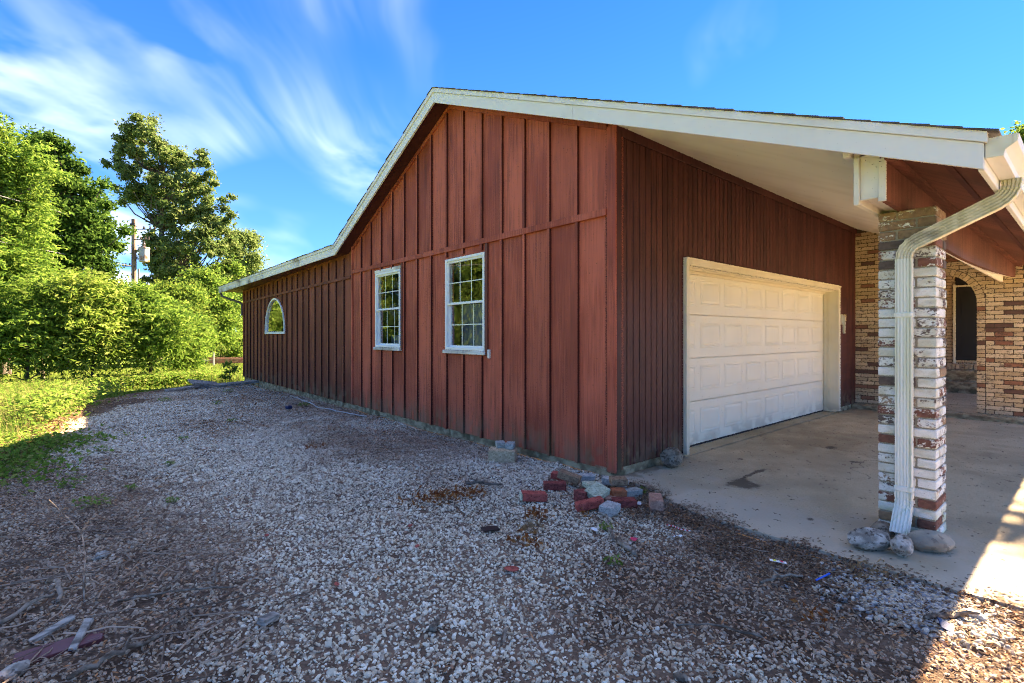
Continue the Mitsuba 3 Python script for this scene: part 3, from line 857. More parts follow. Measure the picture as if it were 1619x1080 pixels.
for k in range(14):
    put('sill_brick', cbox(XD - .20, XD + .02, -1.75 + k * .077, -1.75 + k * .077 + .066, .572, .692, .004), 'm_wall_brick', stp, seed=rng.random())
put('porch_floor', cbox(XW + .0, XD, -2.22, .25, -.05, .088, .01), 'm_concrete', H)
put('curb', cbox(XW - .26, XW - .003, -3.2, -.005, -.05, .078, .015), 'm_foundation', H)
put('porch_side_wall', join([pbox(XW + .12, XR - .5, .05, .15, -.1, 3.3)]), 'm_brown', H, seed=.4)
put('rear_wall', join([pbox(XR - .6, XR - .5, -2.2, WALL_END, -.1, 2.2), pbox(.1, XR - .5, WALL_END - .1, WALL_END + .0, -.3, 2.70)]), 'm_brown', H, seed=.3)

# ------------------------------------------------------------------ terrain
EDGE = np.array([(-6.2, -9.), (-5.6, 0.), (-5.2, 3.), (-4.75, 5.), (-4.5, 6.3), (-4.15, 9.8), (-3.2, 12.2), (-1.7, 13.9), (-.3, 15.0), (1., 16.)])


def edge_in(x, y):
    """how far inside the gravel pad a point lies (metres, roughly)"""
    ex = np.interp(y, EDGE[:, 1], EDGE[:, 0])
    d1 = (x - ex) * np.where(y > 9.5, .7, 1.0)
    return np.where(y > 15.8, -2.0 + 0 * x, d1)


def height(x, y):
    x, y = np.asarray(x, float), np.asarray(y, float)
    n1 = meshkit.fbm(np.stack([x * .9, y * .9, 0 * x], -1), 3, 4) - .5
    n2 = meshkit.fbm(np.stack([x * 4, y * 4, 0 * x], -1), 3, 8) - .5
    e = edge_in(x, y)
    pad = -.012 + .05 * n1 + .030 * n2 - .10 * sstep(7.5, 13.0, y) - .055 * sstep(.2, 2.0, y) * sstep(-1.0, -.15, x)
    near_slab = sstep(-.9, -.35, x) * sstep(.3, -.3, y)
    pad = pad * (1 - .8 * near_slab) - .028 * near_slab
    lawn = -.30 + .10 * n1 - .006 * np.clip(np.hypot(x, y - 10) - 12, 0, 100)
    t = sstep(.15, -1.5, e + .5 * n1)
    return pad * (1 - t) + lawn * t


def grid_axis(a, b, fine, far, grow=1.25):
    s = list(np.arange(a, b, fine))
    st, v = fine, b
    while v < far:
        s.append(v); st *= grow; v += st
    s.append(far)
    st, v = fine, a
    while v > -far:
        st *= grow; v -= st; s.insert(0, max(v, -far))
        if v < -far: break
    return np.array(s)


gx, gy = grid_axis(-6.5, 1.2, .06, 600), grid_axis(-4.2, 16.5, .07, 600)
GX, GY = np.meshgrid(gx, gy, indexing='ij')
GZ = height(GX, GY)
GZ = np.where((GX > -.36) & (GX < 16) & (GY < .0) & (GY > -40), np.minimum(GZ, -.09), GZ)
GZ = np.where((GX > .06) & (GY > .06) & (GX < 14) & (GY < 14.7), -.35, GZ)
nx, ny = GX.shape
I, J = np.meshgrid(np.arange(nx - 1), np.arange(ny - 1), indexing='ij')
q = np.stack([I * ny + J, (I + 1) * ny + J, (I + 1) * ny + J + 1, I * ny + J + 1], -1).reshape(-1, 4)
put('ground', (np.stack([GX, GY, GZ], -1).reshape(-1, 3), np.vstack([q[:, [0, 1, 2]], q[:, [0, 2, 3]]])), 'm_earth', smooth=True, label='brown soil ground turning to green lawn beyond the gravel', kind='structure')

# concrete driveway slab with a worn edge towards the gravel
ey = np.linspace(-40, -.02, 260)
ex = -.33 + .06 * (meshkit.fbm(np.stack([ey * 2.2, 0 * ey, 0 * ey], -1), 4, 6) - .5) + .30 * sstep(-1.1, -.25, ey)
slab = Polygon(list(zip(ex, ey)) + [(XW - .26, -.02), (XW - .26, -3.2), (60, -3.2), (60, -40)])
put('driveway', prism_z(slab, -.13, 0.0), 'm_concrete', kind='structure', label='pale stained concrete driveway slab in front of the garage')
put('garage_apron', pbox(DX0 - .02, DX1 + .02, .0, .30, -.1, .003), 'm_concrete', H)

# ------------------------------------------------------------------ gravel, pebbles, litter
TPL = []
for k in range(6):
    g = np.random.default_rng(100 + k)
    v = np.array(_ICO1.vertices) * g.uniform(.72, 1.18, (12, 1)) * np.array([1, .78, .52]) * g.uniform(.85, 1.15, 3)
    TPL.append(v)
TF = np.array(_ICO1.faces)
OCT = np.array([[1, 0, 0], [-1, 0, 0], [0, .8, 0], [0, -.8, 0], [0, 0, .6], [0, 0, -.6]], float)
OF = np.array([[0, 2, 4], [2, 1, 4], [1, 3, 4], [3, 0, 4], [2, 0, 5], [1, 2, 5], [3, 1, 5], [0, 3, 5]])
PATCH = [(-2.73, -.69, .9, 1), (-2.55, .73, .8, .8), (-1.65, -2.05, .30, 1.0), (-2.98, 2.33, 1.3, .9), (-2.14, -.33, .7, .9), (-1.0, -.25, .55, .8), (-3.0, -1.3, .7, .5), (-2.4, 4.6, 1.4, .8), (-1.1, 1.2, .6, .5), (-2.6, 8, 2.2, .7), (-.75, -1.05, .35, .5),
         (-.92, 2.75, .9, -.9), (-1.84, 4.0, .8, -.35), (-3.4, .39, .55, -1.0), (-3.96, 1.45, .9, -1.1), (-1.97, -1.25, .42, -.9), (-1.62, -1.75, .35, -.8), (-4.2, 3.2, 1.1, -1.0), (-.6, 6.3, .9, -.8), (-.5, 10, 1.0, -.6), (-3.9, -.3, .6, -1.1), (-1.1, -1.75, .45, -.7), (-.5, -1.3, .2, -.7), (-1.35, -2.3, .35, -.5), (-1.5, .45, .35, -.5), (-3.1, -.55, .35, -.6)]


def cleanness(x, y):
    """1 where the white stone lies bare, 0 where soil and leaf litter cover it"""
    n = meshkit.fbm(np.stack([x * .8, y * .55, 0 * x], -1), 3, 31) + .35 * (meshkit.fbm(np.stack([x * 4, y * 4, 0 * x], -1), 3, 37) - .5)
    w = .50 + 1.3 * (n - .5) + .55 * (meshkit.fbm(np.stack([x * 6.5, y * 6.5, 0 * x], -1), 3, 43) - .5) + .5 * (meshkit.fbm(np.stack([x * 2.3, y * 1.7, 0 * x], -1), 3, 41) - .5)
    for cx, cy, r, a in PATCH:
        w = w + .50 * a * np.exp(-((x - cx) ** 2 + (y - cy) ** 2) / (2 * r * r))
    w = w - .5 * sstep(-.75, -.4, x) * sstep(.05, -.4, y)
    w = w - .7 * sstep(.9, .0, edge_in(x, y))
    return np.clip(w, 0, 1)


def seen(x, y, margin=.25):
    dx, dy = x - CAM[0], y - CAM[1]
    dep = dx * FWD[0] + dy * FWD[1]
    lat = dx * FWD[1] - dy * FWD[0]
    return (dep > 1.3) & (np.abs(lat) < dep * 1.03 + margin + .5), dep


def scatter(n, rng, x0=-6.5, x1=.0, y0=-4.2, y1=15.5):
    x, y = rng.uniform(x0, x1, n), rng.uniform(y0, y1, n)
    ok, dep = seen(x, y)
    slab_x = np.interp(y, ey, ex)
    ok &= np.where(y > -.05, x < -.01, x < slab_x + .03)
    ok &= edge_in(x, y) > -.1
    return x[ok], y[ok], dep[ok]


def stones(x, y, size, col, rng, tpl, faces, lift=.25, flat=1.0, zoff=0.0):
    n = len(x)
    pick = rng.integers(0, len(tpl), n)
    v = np.stack(tpl)[pick]
    a = rng.uniform(0, 2 * np.pi, n)
    tx, ty = rng.normal(0, .35, n), rng.normal(0, .35, n)
    v = v * size[:, None, None] * np.array([1, 1, flat])
    ca, sa = np.cos(a)[:, None], np.sin(a)[:, None]
    X, Y = v[..., 0] * ca - v[..., 1] * sa, v[..., 0] * sa + v[..., 1] * ca
    Zz = v[..., 2] + X * tx[:, None] + Y * ty[:, None]
    out = np.stack([X + x[:, None], Y + y[:, None], Zz + (height(x, y) + size * lift + zoff)[:, None]], -1)
    m = v.shape[1]
    f = (faces[None] + (np.arange(n) * m)[:, None, None]).reshape(-1, 3)
    c = np.repeat(col, m, 0) * rng.uniform(.92, 1.06, (n * m, 1))
    return out.reshape(-1, 3), f, np.clip(c, 0, .9)


def stone_colors(n, rng, clean):
    pal = np.array([(.69, .63, .49), (.79, .735, .61), (.58, .515, .39), (.54, .435, .305), (.36, .30, .225), (.43, .36, .275), (.27, .21, .15)])
    w = np.array([.24, .17, .18, .15, .10, .10, .06])
    c = pal[rng.choice(len(pal), n, p=w / w.sum())]
    odd = rng.random(n)
    c[odd > .985] = (.30, .17, .11)
    dirt = np.array([.36, .27, .195])
    t = np.clip((1 - clean) * 1.0 + rng.normal(0, .16, n) - .12, 0, .85)[:, None]
    return c * (1 - t) + dirt * t * rng.uniform(.7, 1.3, (n, 1))


g = np.random.default_rng(21)
parts = []
for cnt, dmin, dmax, s0, s1, tp, fa in ((560000, 0, 4.6, .005, .0132, TPL, TF), (400000, 4.6, 8.5, .008, .0165, TPL, TF), (200000, 8.5, 21, .013, .022, [OCT, OCT * (1, 1.2, .9)], OF)):
    x, y, dep = scatter(cnt, g)
    k = (dep >= dmin) & (dep < dmax)
    x, y = x[k], y[k]
    cl = cleanness(x, y)
    k = (g.random(len(x)) < .45 + .55 * cl) & (edge_in(x, y) > .35 * g.random(len(x)) + .05 + .7 * sstep(7, 9, y) * sstep(11.5, 10.5, y))
    x, y, cl = x[k], y[k], cl[k]
    size = (s0 + (s1 - s0) * g.random(len(x)) ** 1.5) * np.where(g.random(len(x)) > .965, 1.6, 1)
    parts.append(stones(x, y, size, stone_colors(len(x), g, cl), g, tp, fa, lift=.05 + .2 * 1, zoff=0.0))
n = np.cumsum([0] + [len(p_[0]) for p_ in parts])
put('gravel', (np.vstack([p_[0] for p_ in parts]), np.vstack([p_[1] + k for p_, k in zip(parts, n)])), 'm_vcol', color=np.vstack([p_[2] for p_ in parts]),
    label='loose white and grey gravel stones spread beside the house', kind='stuff')

# rounded river pebbles by the slab
x, y = g.normal(-.62, .17, 2600), g.normal(-2.40, .16, 2600)
k = (x < -.34) & (x > -.98) & (y > -2.75)
x, y = x[k], y[k]
pal = np.array([(.44, .38, .28), (.30, .30, .30), (.50, .46, .39), (.38, .30, .21), (.22, .225, .235), (.55, .50, .42)])
rv = trimesh.creation.icosphere(subdivisions=1)
v, f, c = stones(x, y, g.uniform(.009, .018, len(x)), pal[g.integers(0, 6, len(x))], g, [np.array(rv.vertices) * (1, .8, .55), np.array(rv.vertices) * (1, .65, .6)], np.array(rv.faces), lift=.4, zoff=.008)
put('river_pebbles', (v, f), 'm_vcol', smooth=True, color=c, label='patch of rounded multicoloured river pebbles near the driveway edge', kind='stuff')


def flakes(x, y, ln, wd, rng, pal, zoff=.012, curl=.4):
    """small bent leaf and bark fragments: four triangles each"""
    n = len(x)
    a = rng.uniform(0, 2 * np.pi, n)
    u = np.stack([np.cos(a), np.sin(a), rng.normal(0, .28, n)], -1)
    w = np.stack([-np.sin(a), np.cos(a), rng.normal(0, .40, n)], -1)
    c0 = np.stack([x, y, height(x, y) + zoff + rng.uniform(0, .012, n)], -1)
    up = np.array([0, 0, 1.0])
    L, W = ln[:, None], wd[:, None]
    k = rng.normal(0, curl, (n, 1)) * L
    P = np.stack([c0 - u * L, c0 - u * L * .2 - w * W + up * k * .3, c0 + u * L + up * k * .4, c0 + u * L * .1 + w * W * .9 + up * k * .2, c0 + up * (-k * .25)], 1)
    f = np.array([[0, 1, 4], [1, 2, 4], [2, 3, 4], [3, 0, 4]])
    F = (f[None] + (np.arange(n) * 5)[:, None, None]).reshape(-1, 3)
    col = np.repeat(pal[rng.integers(0, len(pal), n)] * rng.uniform(.7, 1.3, (n, 1)), 5, 0)
    return P.reshape(-1, 3), F, np.clip(col, 0, .9)


BROWN = np.array([(.27, .16, .09), (.36, .24, .15), (.16, .10, .065), (.50, .37, .25), (.31, .185, .125), (.42, .31, .235), (.10, .068, .05), (.38, .19, .09)])
x, y, dep = scatter(230000, g)
cl = cleanness(x, y)
k = (g.random(len(x)) < np.where(dep < 8, 1, .5) * np.clip(1.15 - 1.15 * cl, .12, 1) * .9)
x, y, dep = x[k], y[k], dep[k]
sc = np.where(dep > 7, 1.5, 1.0)
v, f, c = flakes(x, y, g.uniform(.005, .019, len(x)) * sc, g.uniform(.002, .007, len(x)) * sc, g, BROWN, zoff=.010)
# dark crumbly strip on the slab edge
yy = g.uniform(-3.2, .0, 9000); wv = meshkit.fbm(np.stack([yy * 2.6, 0 * yy, 0 * yy], -1), 3, 71) - .45
xx = np.interp(yy, ey, ex) + g.normal(-.07, .09, 9000) * (.5 + 1.6 * np.clip(wv + .3, 0, 1)) + .12 * wv
kk = g.random(9000) < np.clip(.35 + 2.2 * wv, .12, 1)
xx[~kk] -= g.uniform(.1, .5, (~kk).sum())
v2, f2, c2 = flakes(xx, yy, g.uniform(.006, .018, 9000), g.uniform(.003, .008, 9000), g, BROWN * .5, zoff=.016)
v2[:, 2] = np.maximum(v2[:, 2], np.where(v2[:, 0] > np.interp(v2[:, 1], ey, ex) - .01, .004, -1))
put('leaf_litter', join([(v, f), (v2, f2)]), 'm_vcol', color=np.vstack([c, c2]), label='brown leaf litter and bark crumbs over the gravel', kind='stuff')


def twigs(n_, rng, where, lmin, lmax, rmin, rmax):
    ms, cs = [], []
    x, y = where
    for i in range(len(x)):
        L = rng.uniform(lmin, lmax); a = rng.normal(.5, 1.0)
        s = np.linspace(-.5, .5, 5) * L
        b = rng.normal(0, .07, 5).cumsum() * L
        px, py = x[i] + np.cos(a) * s - np.sin(a) * b, y[i] + np.sin(a) * s + np.cos(a) * b
        r = rng.uniform(rmin, rmax)
        z = height(px, py) + .016 + r + rng.uniform(0, .012) + rng.normal(0, .004, 5)
        m = tube(np.stack([px, py, z], -1), np.linspace(r, r * .5, 5), 4, False)
        ms.append(m)
        cs.append(np.tile(np.array([[.24, .18, .135]]) * rng.uniform(.35, 1.8), (len(m[0]), 1)))
    return join(ms), np.clip(np.vstack(cs), 0, .9)


x, y, dep = scatter(26000, g)
cl = cleanness(x, y)
k = (g.random(len(x)) < np.clip(1.0 - 1.3 * cl, .02, 1) * np.where(dep < 7, .32, .06))
tw, tc = twigs(0, g, (x[k], y[k]), .04, .20, .0012, .0035)
left = (x < -3.0) & (y < 1.6)
k2 = left & (g.random(len(x)) < .17)
tw2, tc2 = twigs(0, g, (x[k2], y[k2]), .15, .50, .002, .006)
put('twig_litter', join([tw, tw2]), 'm_vcol', color=np.vstack([tc, tc2]), label='thin dry twigs strewn over the leaf litter', kind='stuff')

# rear downspout elbow under the far eave
pth = np.vstack([[[-.52, 15.44, 2.72], [-.52, 15.44, 2.70]], bend((-.52, 15.44, 2.69), dn, np.array([.60, -.74, -.30]) / np.linalg.norm([.60, -.74, -.30]), .10, 7)])
dv = np.array([.60, -.74, -.30]); dv /= np.linalg.norm(dv)
end = pth[-1] + dv * .68
pth = np.vstack([pth, end, end + (.03, -.03, -.06), end + (.035, -.035, -.4)])
put('rear_elbow', tube(pth, .036, 8), 'm_metal_brown', H, smooth=40, label='dull metal downspout elbow under the far eave')

# ------------------------------------------------------------------ things lying on the ground
def gz(x, y):
    return float(height(np.array([x]), np.array([y]))[0])


def lay(name, label, category, m, mesh, x, y, z=None, rz=0, rx=0, ry=0, group=None, smooth=False, seed=None, up=0.0):
    v, f = move(mesh, (0, 0, 0), math.radians(rz), math.radians(rx), math.radians(ry))
    v = v + np.array([x, y, (gz(x, y) + .004 if z is None else z) - v[:, 2].min() + up])
    return put(name, (v, f), m, smooth=smooth, label=label, category=category, group=group, seed=seed)


rb = np.random.default_rng(5)


def brk(l=.20, w=.10, h=.06, j=.0015, b=.005):
    return cbox(-l / 2, l / 2, -w / 2, w / 2, -h / 2, h / 2, b, j, rb)


BRICKS = [
    ('loose_brick', 'red brick with a white end lying alone at the left of the pile', 'm_brick_red', (-1.06, .0), (.205, .10, .062), -32, 0, 4, None),
    ('loose_brick', 'dark red brick lying at the back left of the pile', 'm_brick_dark', (-.69, .13), (.20, .10, .062), -43, 0, 0, None),
    ('loose_brick', 'red brick half hidden behind the leaning brown brick', 'm_brick_red', (-.42, .30), (.20, .10, .055), -58, 0, 4, None),
    ('loose_brick', 'brown brick leaning on the red brick behind it', 'm_brick_brown', (-.50, .13), (.20, .105, .062), -62, 0, 13, .03),
    ('loose_brick', 'blue grey paver at the back of the pile nearest the foundation', 'm_paver_blue', (-.30, .14), (.20, .10, .060), -36, 0, 0, None),
    ('loose_brick', 'long grey paver at the right of the pile under a brown one', 'm_paver_blue', (-.25, -.19), (.22, .10, .060), -66, 0, 0, .045),
    ('loose_brick', 'brown paver on top of the long grey one at the right of the pile', 'm_brick_brown', (-.345, -.30), (.14, .10, .060), -36, 3, 0, .09),
    ('loose_brick', 'dark grey paver at the right end of the pile', 'm_paver_grey', (-.29, -.40), (.16, .10, .062), -20, 0, 0, None),
    ('loose_brick', 'small orange brown brick in the middle of the pile below the brown paver', 'm_brick_orange', (-.50, -.42), (.12, .10, .062), -40, 0, 0, .048),
    ('loose_brick', 'dark red brick at the bottom right of the pile', 'm_brick_dark', (-.56, -.52), (.19, .10, .062), -37, 0, 0, None),
    ('loose_brick', 'pale grey flat paver at the top of the pile', 'm_paver_pale', (-.45, -.10), (.15, .13, .045), -20, 0, 5, .03),
    ('loose_brick', 'dark red curved edging brick standing at the left of the pale paver', 'm_brick_dark', (-.72, -.24), (.15, .11, .085), 8, 0, 8, None),
    ('loose_brick', 'pale greenish paver propped up in the middle of the pile', 'm_paver_pale', (-.66, -.33), (.17, .14, .055), 2, 16, -14, .03),
    ('loose_brick', 'red brick tilted upwards at the front of the pile', 'm_brick_red', (-.86, -.42), (.22, .085, .062), -32, 0, -10, None),
    ('loose_brick', 'pale blue grey paver at the front right of the pile', 'm_paver_blue', (-.80, -.57), (.155, .115, .066), 14, 4, 0, None),
    ('loose_brick', 'pink brick end squeezed between pavers in the middle of the pile', 'm_brick_pink', (-.60, -.42), (.10, .08, .060), -40, 0, 0, None),
    ('loose_brick', 'tan pink brick lying apart at the right by the slab edge', 'm_brick_pink', (-.40, -.71), (.20, .10, .095), 38, 0, 0, None),
]
for nm, lab, m, (bx_, by_), dims, rz, rx, ry, up in BRICKS:
    bk_ = lay(nm, lab, 'brick', m, brk(*dims), bx_, by_, None if up is None else max(gz(bx_, by_), -.03) + up, rz, rx, ry, group='loose bricks and pavers piled by the garage corner')

    if 'white end' in lab:            # old mortar stuck to one end
        cr, sr = math.cos(math.radians(rz)), math.sin(math.radians(rz))
        mv, mf = move(brk(.016, .092, .056, .002, .004), (0, 0, 0), math.radians(rz), 0, math.radians(ry))
        put('mortar_end', (mv + np.array([bx_ - cr * .107, by_ - sr * .107, gz(bx_, by_) + .046]), mf), 'm_paver_pale', bk_, label='white mortar stuck to one end')

blk = cbox(-.15, .15, -.10, .10, -.075, .075, .006, .003, rb)
bz = gz(-.33, 1.28)
lay('retaining_block', 'rough tan concrete block beside the gable wall', 'block', 'm_block_tan', blk, -.34, 1.28, bz - .01, -48)
lay('paver', 'grey paver on the concrete block, the left one of two', 'paver', 'm_paver_grey', brk(.135, .10, .058), -.30, 1.37, bz + .141, 60)
lay('paver', 'grey paver on the concrete block, the right one of two', 'paver', 'm_paver_grey', brk(.16, .095, .058), -.25, 1.26, bz + .141, 42)

RK = [('rock', 'pitted grey rock left of the downspout outlet', 'm_rock_grey', (-.06, -2.05), (.135, .085, .070), -42, 21),
      ('rock', 'small grey rock behind the downspout outlet', 'm_rock_dark', (.24, -2.04), (.085, .07, .062), 10, 22),
      ('rock', 'pointed speckled rock in front of the downspout outlet', 'm_rock_grey', (-.05, -2.21), (.085, .060, .072), 20, 23),
      ('rock', 'smooth tan boulder right of the downspout at the column foot', 'm_rock_smooth', (.20, -2.30), (.135, .095, .065), -40, 24),
      ('rock', 'round dark rock at the garage door corner', 'm_rock_dark', (.72, -.15), (.125, .105, .105), 0, 25)]
for nm, lab, m, (x_, y_), sz, rz, sd in RK:
    lay(nm, lab, 'rock', m, rock(sz, np.random.default_rng(sd), .35 if sd != 24 else .12, cuts=8 if sd != 24 else 2), x_, y_, max(gz(x_, y_), .0) - .012, rz, smooth=True)
for k, (x_, y_, s_, m, lab) in enumerate(((-3.77, .95, .045, 'm_rock_grey', 'pale stone in the litter at the lower left'), (-4.06, -.16, .055, 'm_rock_grey', 'pale stone in the bottom left corner'), (-.58, -2.60, .055, 'm_paver_blue', 'blue grey stone beside the river pebbles'),
                                          (-2.05, -1.92, .030, 'm_rock_dark', 'small dark stone among the gravel at the bottom'), (-.33, -2.15, .07, 'm_rock_smooth', 'flat tan stone near the slab edge'), (-.08, .07, .045, 'm_rock_grey', 'white stone fragment at the foundation corner'))):
    g_ = np.random.default_rng(60 + k)
    lay('stone', lab, 'stone', m, rock((s_, s_ * .75, s_ * (.5 if k != 4 else .25)), g_, .3, trimesh.creation.icosphere(subdivisions=2)), x_, y_, None, k * 40, smooth=True, up=-.008)


def stick(label, pts, r0, r1, forks=(), m='m_stick', seed=.4, name='stick', cat='stick'):
    pts = np.array([(x, y, gz(x, y) + .02 + r0 + up) for x, y, up in pts])
    rr = np.random.default_rng(int(seed * 1000))
    t = np.linspace(0, len(pts) - 1, 12)
    p = np.stack([np.interp(t, np.arange(len(pts)), pts[:, k]) for k in range(3)], 1)
    p[1:-1] += rr.normal(0, r0 * .5, (10, 3))
    ms = [tube(p, np.linspace(r0, r1, 12) * rr.uniform(.85, 1.15, 12), 7)]
    for at_, dx, dy, dz in forks:
        b = p[at_]
        ms.append(tube(np.array([b, b + np.array([dx, dy, dz]) * .5 + (0, 0, .01), b + np.array([dx, dy, dz])]), [r1 * .9, r1 * .7, r1 * .4], 5))
    return put(name, join(ms), m, smooth=50, seed=seed, label=label, category=cat)


stick('dark bark covered branch lying left of the brick pile', [(-1.24, .70, .0), (-1.15, .60, .01), (-1.02, .46, .0)], .018, .010, [(7, -.10, .10, .04)], seed=.12)
stick('broken pale stick in front of the brick pile, upper piece', [(-.92, -.63, .01), (-1.05, -.76, .01), (-1.20, -.92, .0)], .011, .013, [(1, -.07, .03, .03)], seed=.70)
stick('broken pale stick in front of the brick pile, thicker lower piece', [(-1.19, -.95, .0), (-1.25, -1.09, .0), (-1.27, -1.15, .0)], .016, .019, seed=.66)
stick('thin grey stick across the gravel by the blue pen', [(-1.06, -1.80, .0), (-.93, -1.85, .01), (-.80, -1.92, .0)], .009, .006, [(5, .03, .09, .02)], seed=.45)
stick('reddish stick at the edge of the river pebbles', [(-.83, -2.46, .0), (-.72, -2.52, .01), (-.61, -2.575, .0)], .011, .013, [(8, .05, -.08, .02)], seed=.31)
stick('grey wedge of wood in the middle of the bottom gravel', [(-2.57, -.96, .0), (-2.64, -1.02, .0)], .010, .018, seed=.55)
stick('short dark twig in the bottom gravel right of the wood wedge', [(-2.36, -1.22, .0), (-2.46, -1.30, .0)], .007, .006, seed=.33)
stick('long dark branch in the bottom left corner', [(-3.90, -.40, .0), (-3.75, -.35, .02), (-3.60, -.29, .0)], .012, .009, [(6, .05, .12, .02)], seed=.22)
stick('long grey branch lying along the left edge litter', [(-4.15, .32, .0), (-4.02, .43, .02), (-3.86, .52, .0)], .011, .006, [(5, .10, .08, .03)], seed=.5)
stick('pale forked root sticking out of the left litter', [(-4.00, .66, .01), (-3.97, .52, .04), (-3.95, .38, .0)], .014, .010, seed=.62)
stick('thin branch reaching right across the left litter', [(-3.72, .18, .0), (-3.50, .08, .01), (-3.25, -.05, .0)], .007, .004, [(4, .10, .10, .02), (7, .09, -.05, .03)], seed=.48)
stick('dark twig at the bottom edge near the right', [(-1.55, -2.02, .0), (-1.62, -1.85, .01), (-1.75, -1.72, .0)], .006, .004, seed=.28)
for lab, (x_, y_, L, a_) in (('weathered grey board end standing in the left litter', (-3.86, -.05, .17, 70)), ('grey flat bark strip near the left litter', (-3.96, .10, .16, 20))):
    lay('wood_scrap', lab, 'wood scrap', 'm_grey_wood', cbox(-L / 2, L / 2, -.016, .016, -.006, .006, .002, .003, rb), x_, y_, None, a_, 12, -14)
lay('maroon_board', 'broken maroon board half buried in the bottom left litter', 'board', 'm_p_maroon', cbox(-.15, .15, -.045, .045, -.012, .012, .003, .004, rb), -3.93, -.06, None, -8, 6, -5, up=-.022)
lay('wood_block', 'small grey wood block in the gravel at bottom left of centre', 'wood block', 'm_grey_wood', cbox(-.045, .045, -.022, .022, -.014, .014, .003, .003, rb), -3.19, -.47, None, 30, 10, 8)
# the dry stalk that stands up from the litter at the left
zb = gz(-3.85, .37)
stk_pts = np.array([(-3.85, .37, zb), (-3.853, .38, zb + .10), (-3.845, .40, zb + .22), (-3.86, .43, zb + .34), (-3.93, .50, zb + .43), (-3.99, .56, zb + .50)])
put('dry_stalk', join([tube(stk_pts, np.linspace(.005, .0025, 6), 5), tube(np.array([stk_pts[3], stk_pts[3] + (.03, -.02, .06), stk_pts[3] + (.07, -.05, .09)]), [.0025, .002, .0012], 4), tube(np.array([stk_pts[2], stk_pts[2] + (-.03, .02, .05)]), [.002, .001], 4)]), 'm_stick', smooth=50, seed=.95, label='thin dry stalk standing up from the left litter', category='stalk')

# litter people left behind
lay('shingle_scrap', 'black scrap of roof shingle on the gravel', 'shingle scrap', 'm_p_black', cbox(-.062, .062, -.03, .03, -.004, .004, .001, .003, rb), -1.70, -.245, None, -12, 6, 5, up=.012)
lay('brick_shard', 'flat red brick shard with a rounded edge on the gravel', 'brick shard', 'm_brick_red', rock((.045, .032, .009), np.random.default_rng(3), .3, trimesh.creation.icosphere(subdivisions=2)), -1.96, -.78, None, -40, smooth=40, up=.012)
for k, (x_, y_, lab) in enumerate(((-2.10, .16, 'tiny red brick chip in the middle gravel'), (-2.25, -.20, 'tiny red brick chip near the dark bark patch'), (-2.92, .63, 'tiny red brick chip at the left of the gravel'), (-2.82, -.35, 'tiny red brick chip in the bottom gravel'))):
    lay('brick_chip', lab, 'brick chip', 'm_brick_red', rock((.020, .014, .008), np.random.default_rng(40 + k), .3, trimesh.creation.icosphere(subdivisions=1)), x_, y_, None, 30 * k, up=.014)
lay('pen', 'blue plastic pen lying on the brown gravel', 'pen', 'm_p_blue', tube(np.array([(-.085, 0, 0), (-.082, 0, 0), (.035, 0, 0), (.04, 0, 0), (.085, 0, 0)]), [.003, .005, .005, .0062, .0058], 8), -.73, -1.998, None, -4, 0, 4, up=.016)
nv_ = lay('plastic_scrap', 'navy blue scrap of plastic near the bottom right', 'plastic scrap', 'm_p_navy', cbox(-.035, .035, -.028, .028, -.002, .002, .001, .002, rb), -.85, -2.54, None, 20, 25, -10, up=.010)
ck = lay('card', 'small white card with yellow and pink marks', 'card', 'm_p_white', cbox(-.045, .045, -.012, .012, -.001, .001, .0004), -.725, -1.76, None, -60, 4, 4, up=.020)
zc_ = gz(-.725, -1.76) + .032
for d_, m_ in ((-.018, 'm_p_yellow'), (.02, 'm_p_pink')):
    v_, f_ = move(cbox(-.008, .008, -.008, .008, -.0008, .0008, .0003), (0, 0, 0), math.radians(-60), .07, .07)
    put('mark', (v_ + np.array([-.725 + d_ * .5, -1.76 - d_ * .87, zc_ - d_ * .05]), f_), m_, ck)
t_ = np.linspace(0, 2 * np.pi, 25)[:-1]
lid = join([(np.vstack([np.stack([.042 * np.cos(t_), .042 * np.sin(t_), 0 * t_], 1), [[0, 0, 0]]]), np.array([[k, (k + 1) % 24, 24] for k in range(24)])), tube(np.stack([.042 * np.cos(np.append(t_, 0)), .042 * np.sin(np.append(t_, 0)), 0 * np.append(t_, 0)], 1), .003, 5, False)])
lay('jar_lid', 'clear round plastic lid on the gravel', 'lid', 'm_clear', lid, -1.22, -1.305, None, 0, 6, -5, up=.016)
for k, (x_, y_, lab, m_) in enumerate(((-1.08, -.99, 'crumpled pink wrapper scrap on the gravel', 'm_p_pink'), (-1.16, -.72, 'white paper scrap left of the broken stick', 'm_p_white'), (-.82, -1.16, 'white paper scrap near the striped cord', 'm_p_white'), (-.46, -.58, 'small white paper scrap by the tan pink brick', 'm_p_white'))):
    xx_, yy_ = np.meshgrid(np.linspace(-.026, .026, 6), np.linspace(-.018, .018, 5), indexing='ij')
    zz_ = .022 * (meshkit.noise(np.stack([xx_ * 60 + k * 9, yy_ * 60, 0 * xx_], -1), 2))
    ii, jj = np.meshgrid(np.arange(5), np.arange(4), indexing='ij')
    qq = np.stack([ii * 5 + jj, (ii + 1) * 5 + jj, (ii + 1) * 5 + jj + 1, ii * 5 + jj + 1], -1).reshape(-1, 4)
    lay('paper_scrap', lab, 'scrap', m_, (np.stack([xx_, yy_, zz_], -1).reshape(-1, 3), np.vstack([qq[:, [0, 1, 2]], qq[:, [0, 2, 3]]])), x_, y_, None, 50 * k, up=.014)
s_ = np.linspace(0, 1, 15)
cx_, cy_ = -.705 + .02 * s_ + .01 * np.sin(s_ * 7), -1.0 - .17 * s_
cz_ = height(cx_, cy_) + .028
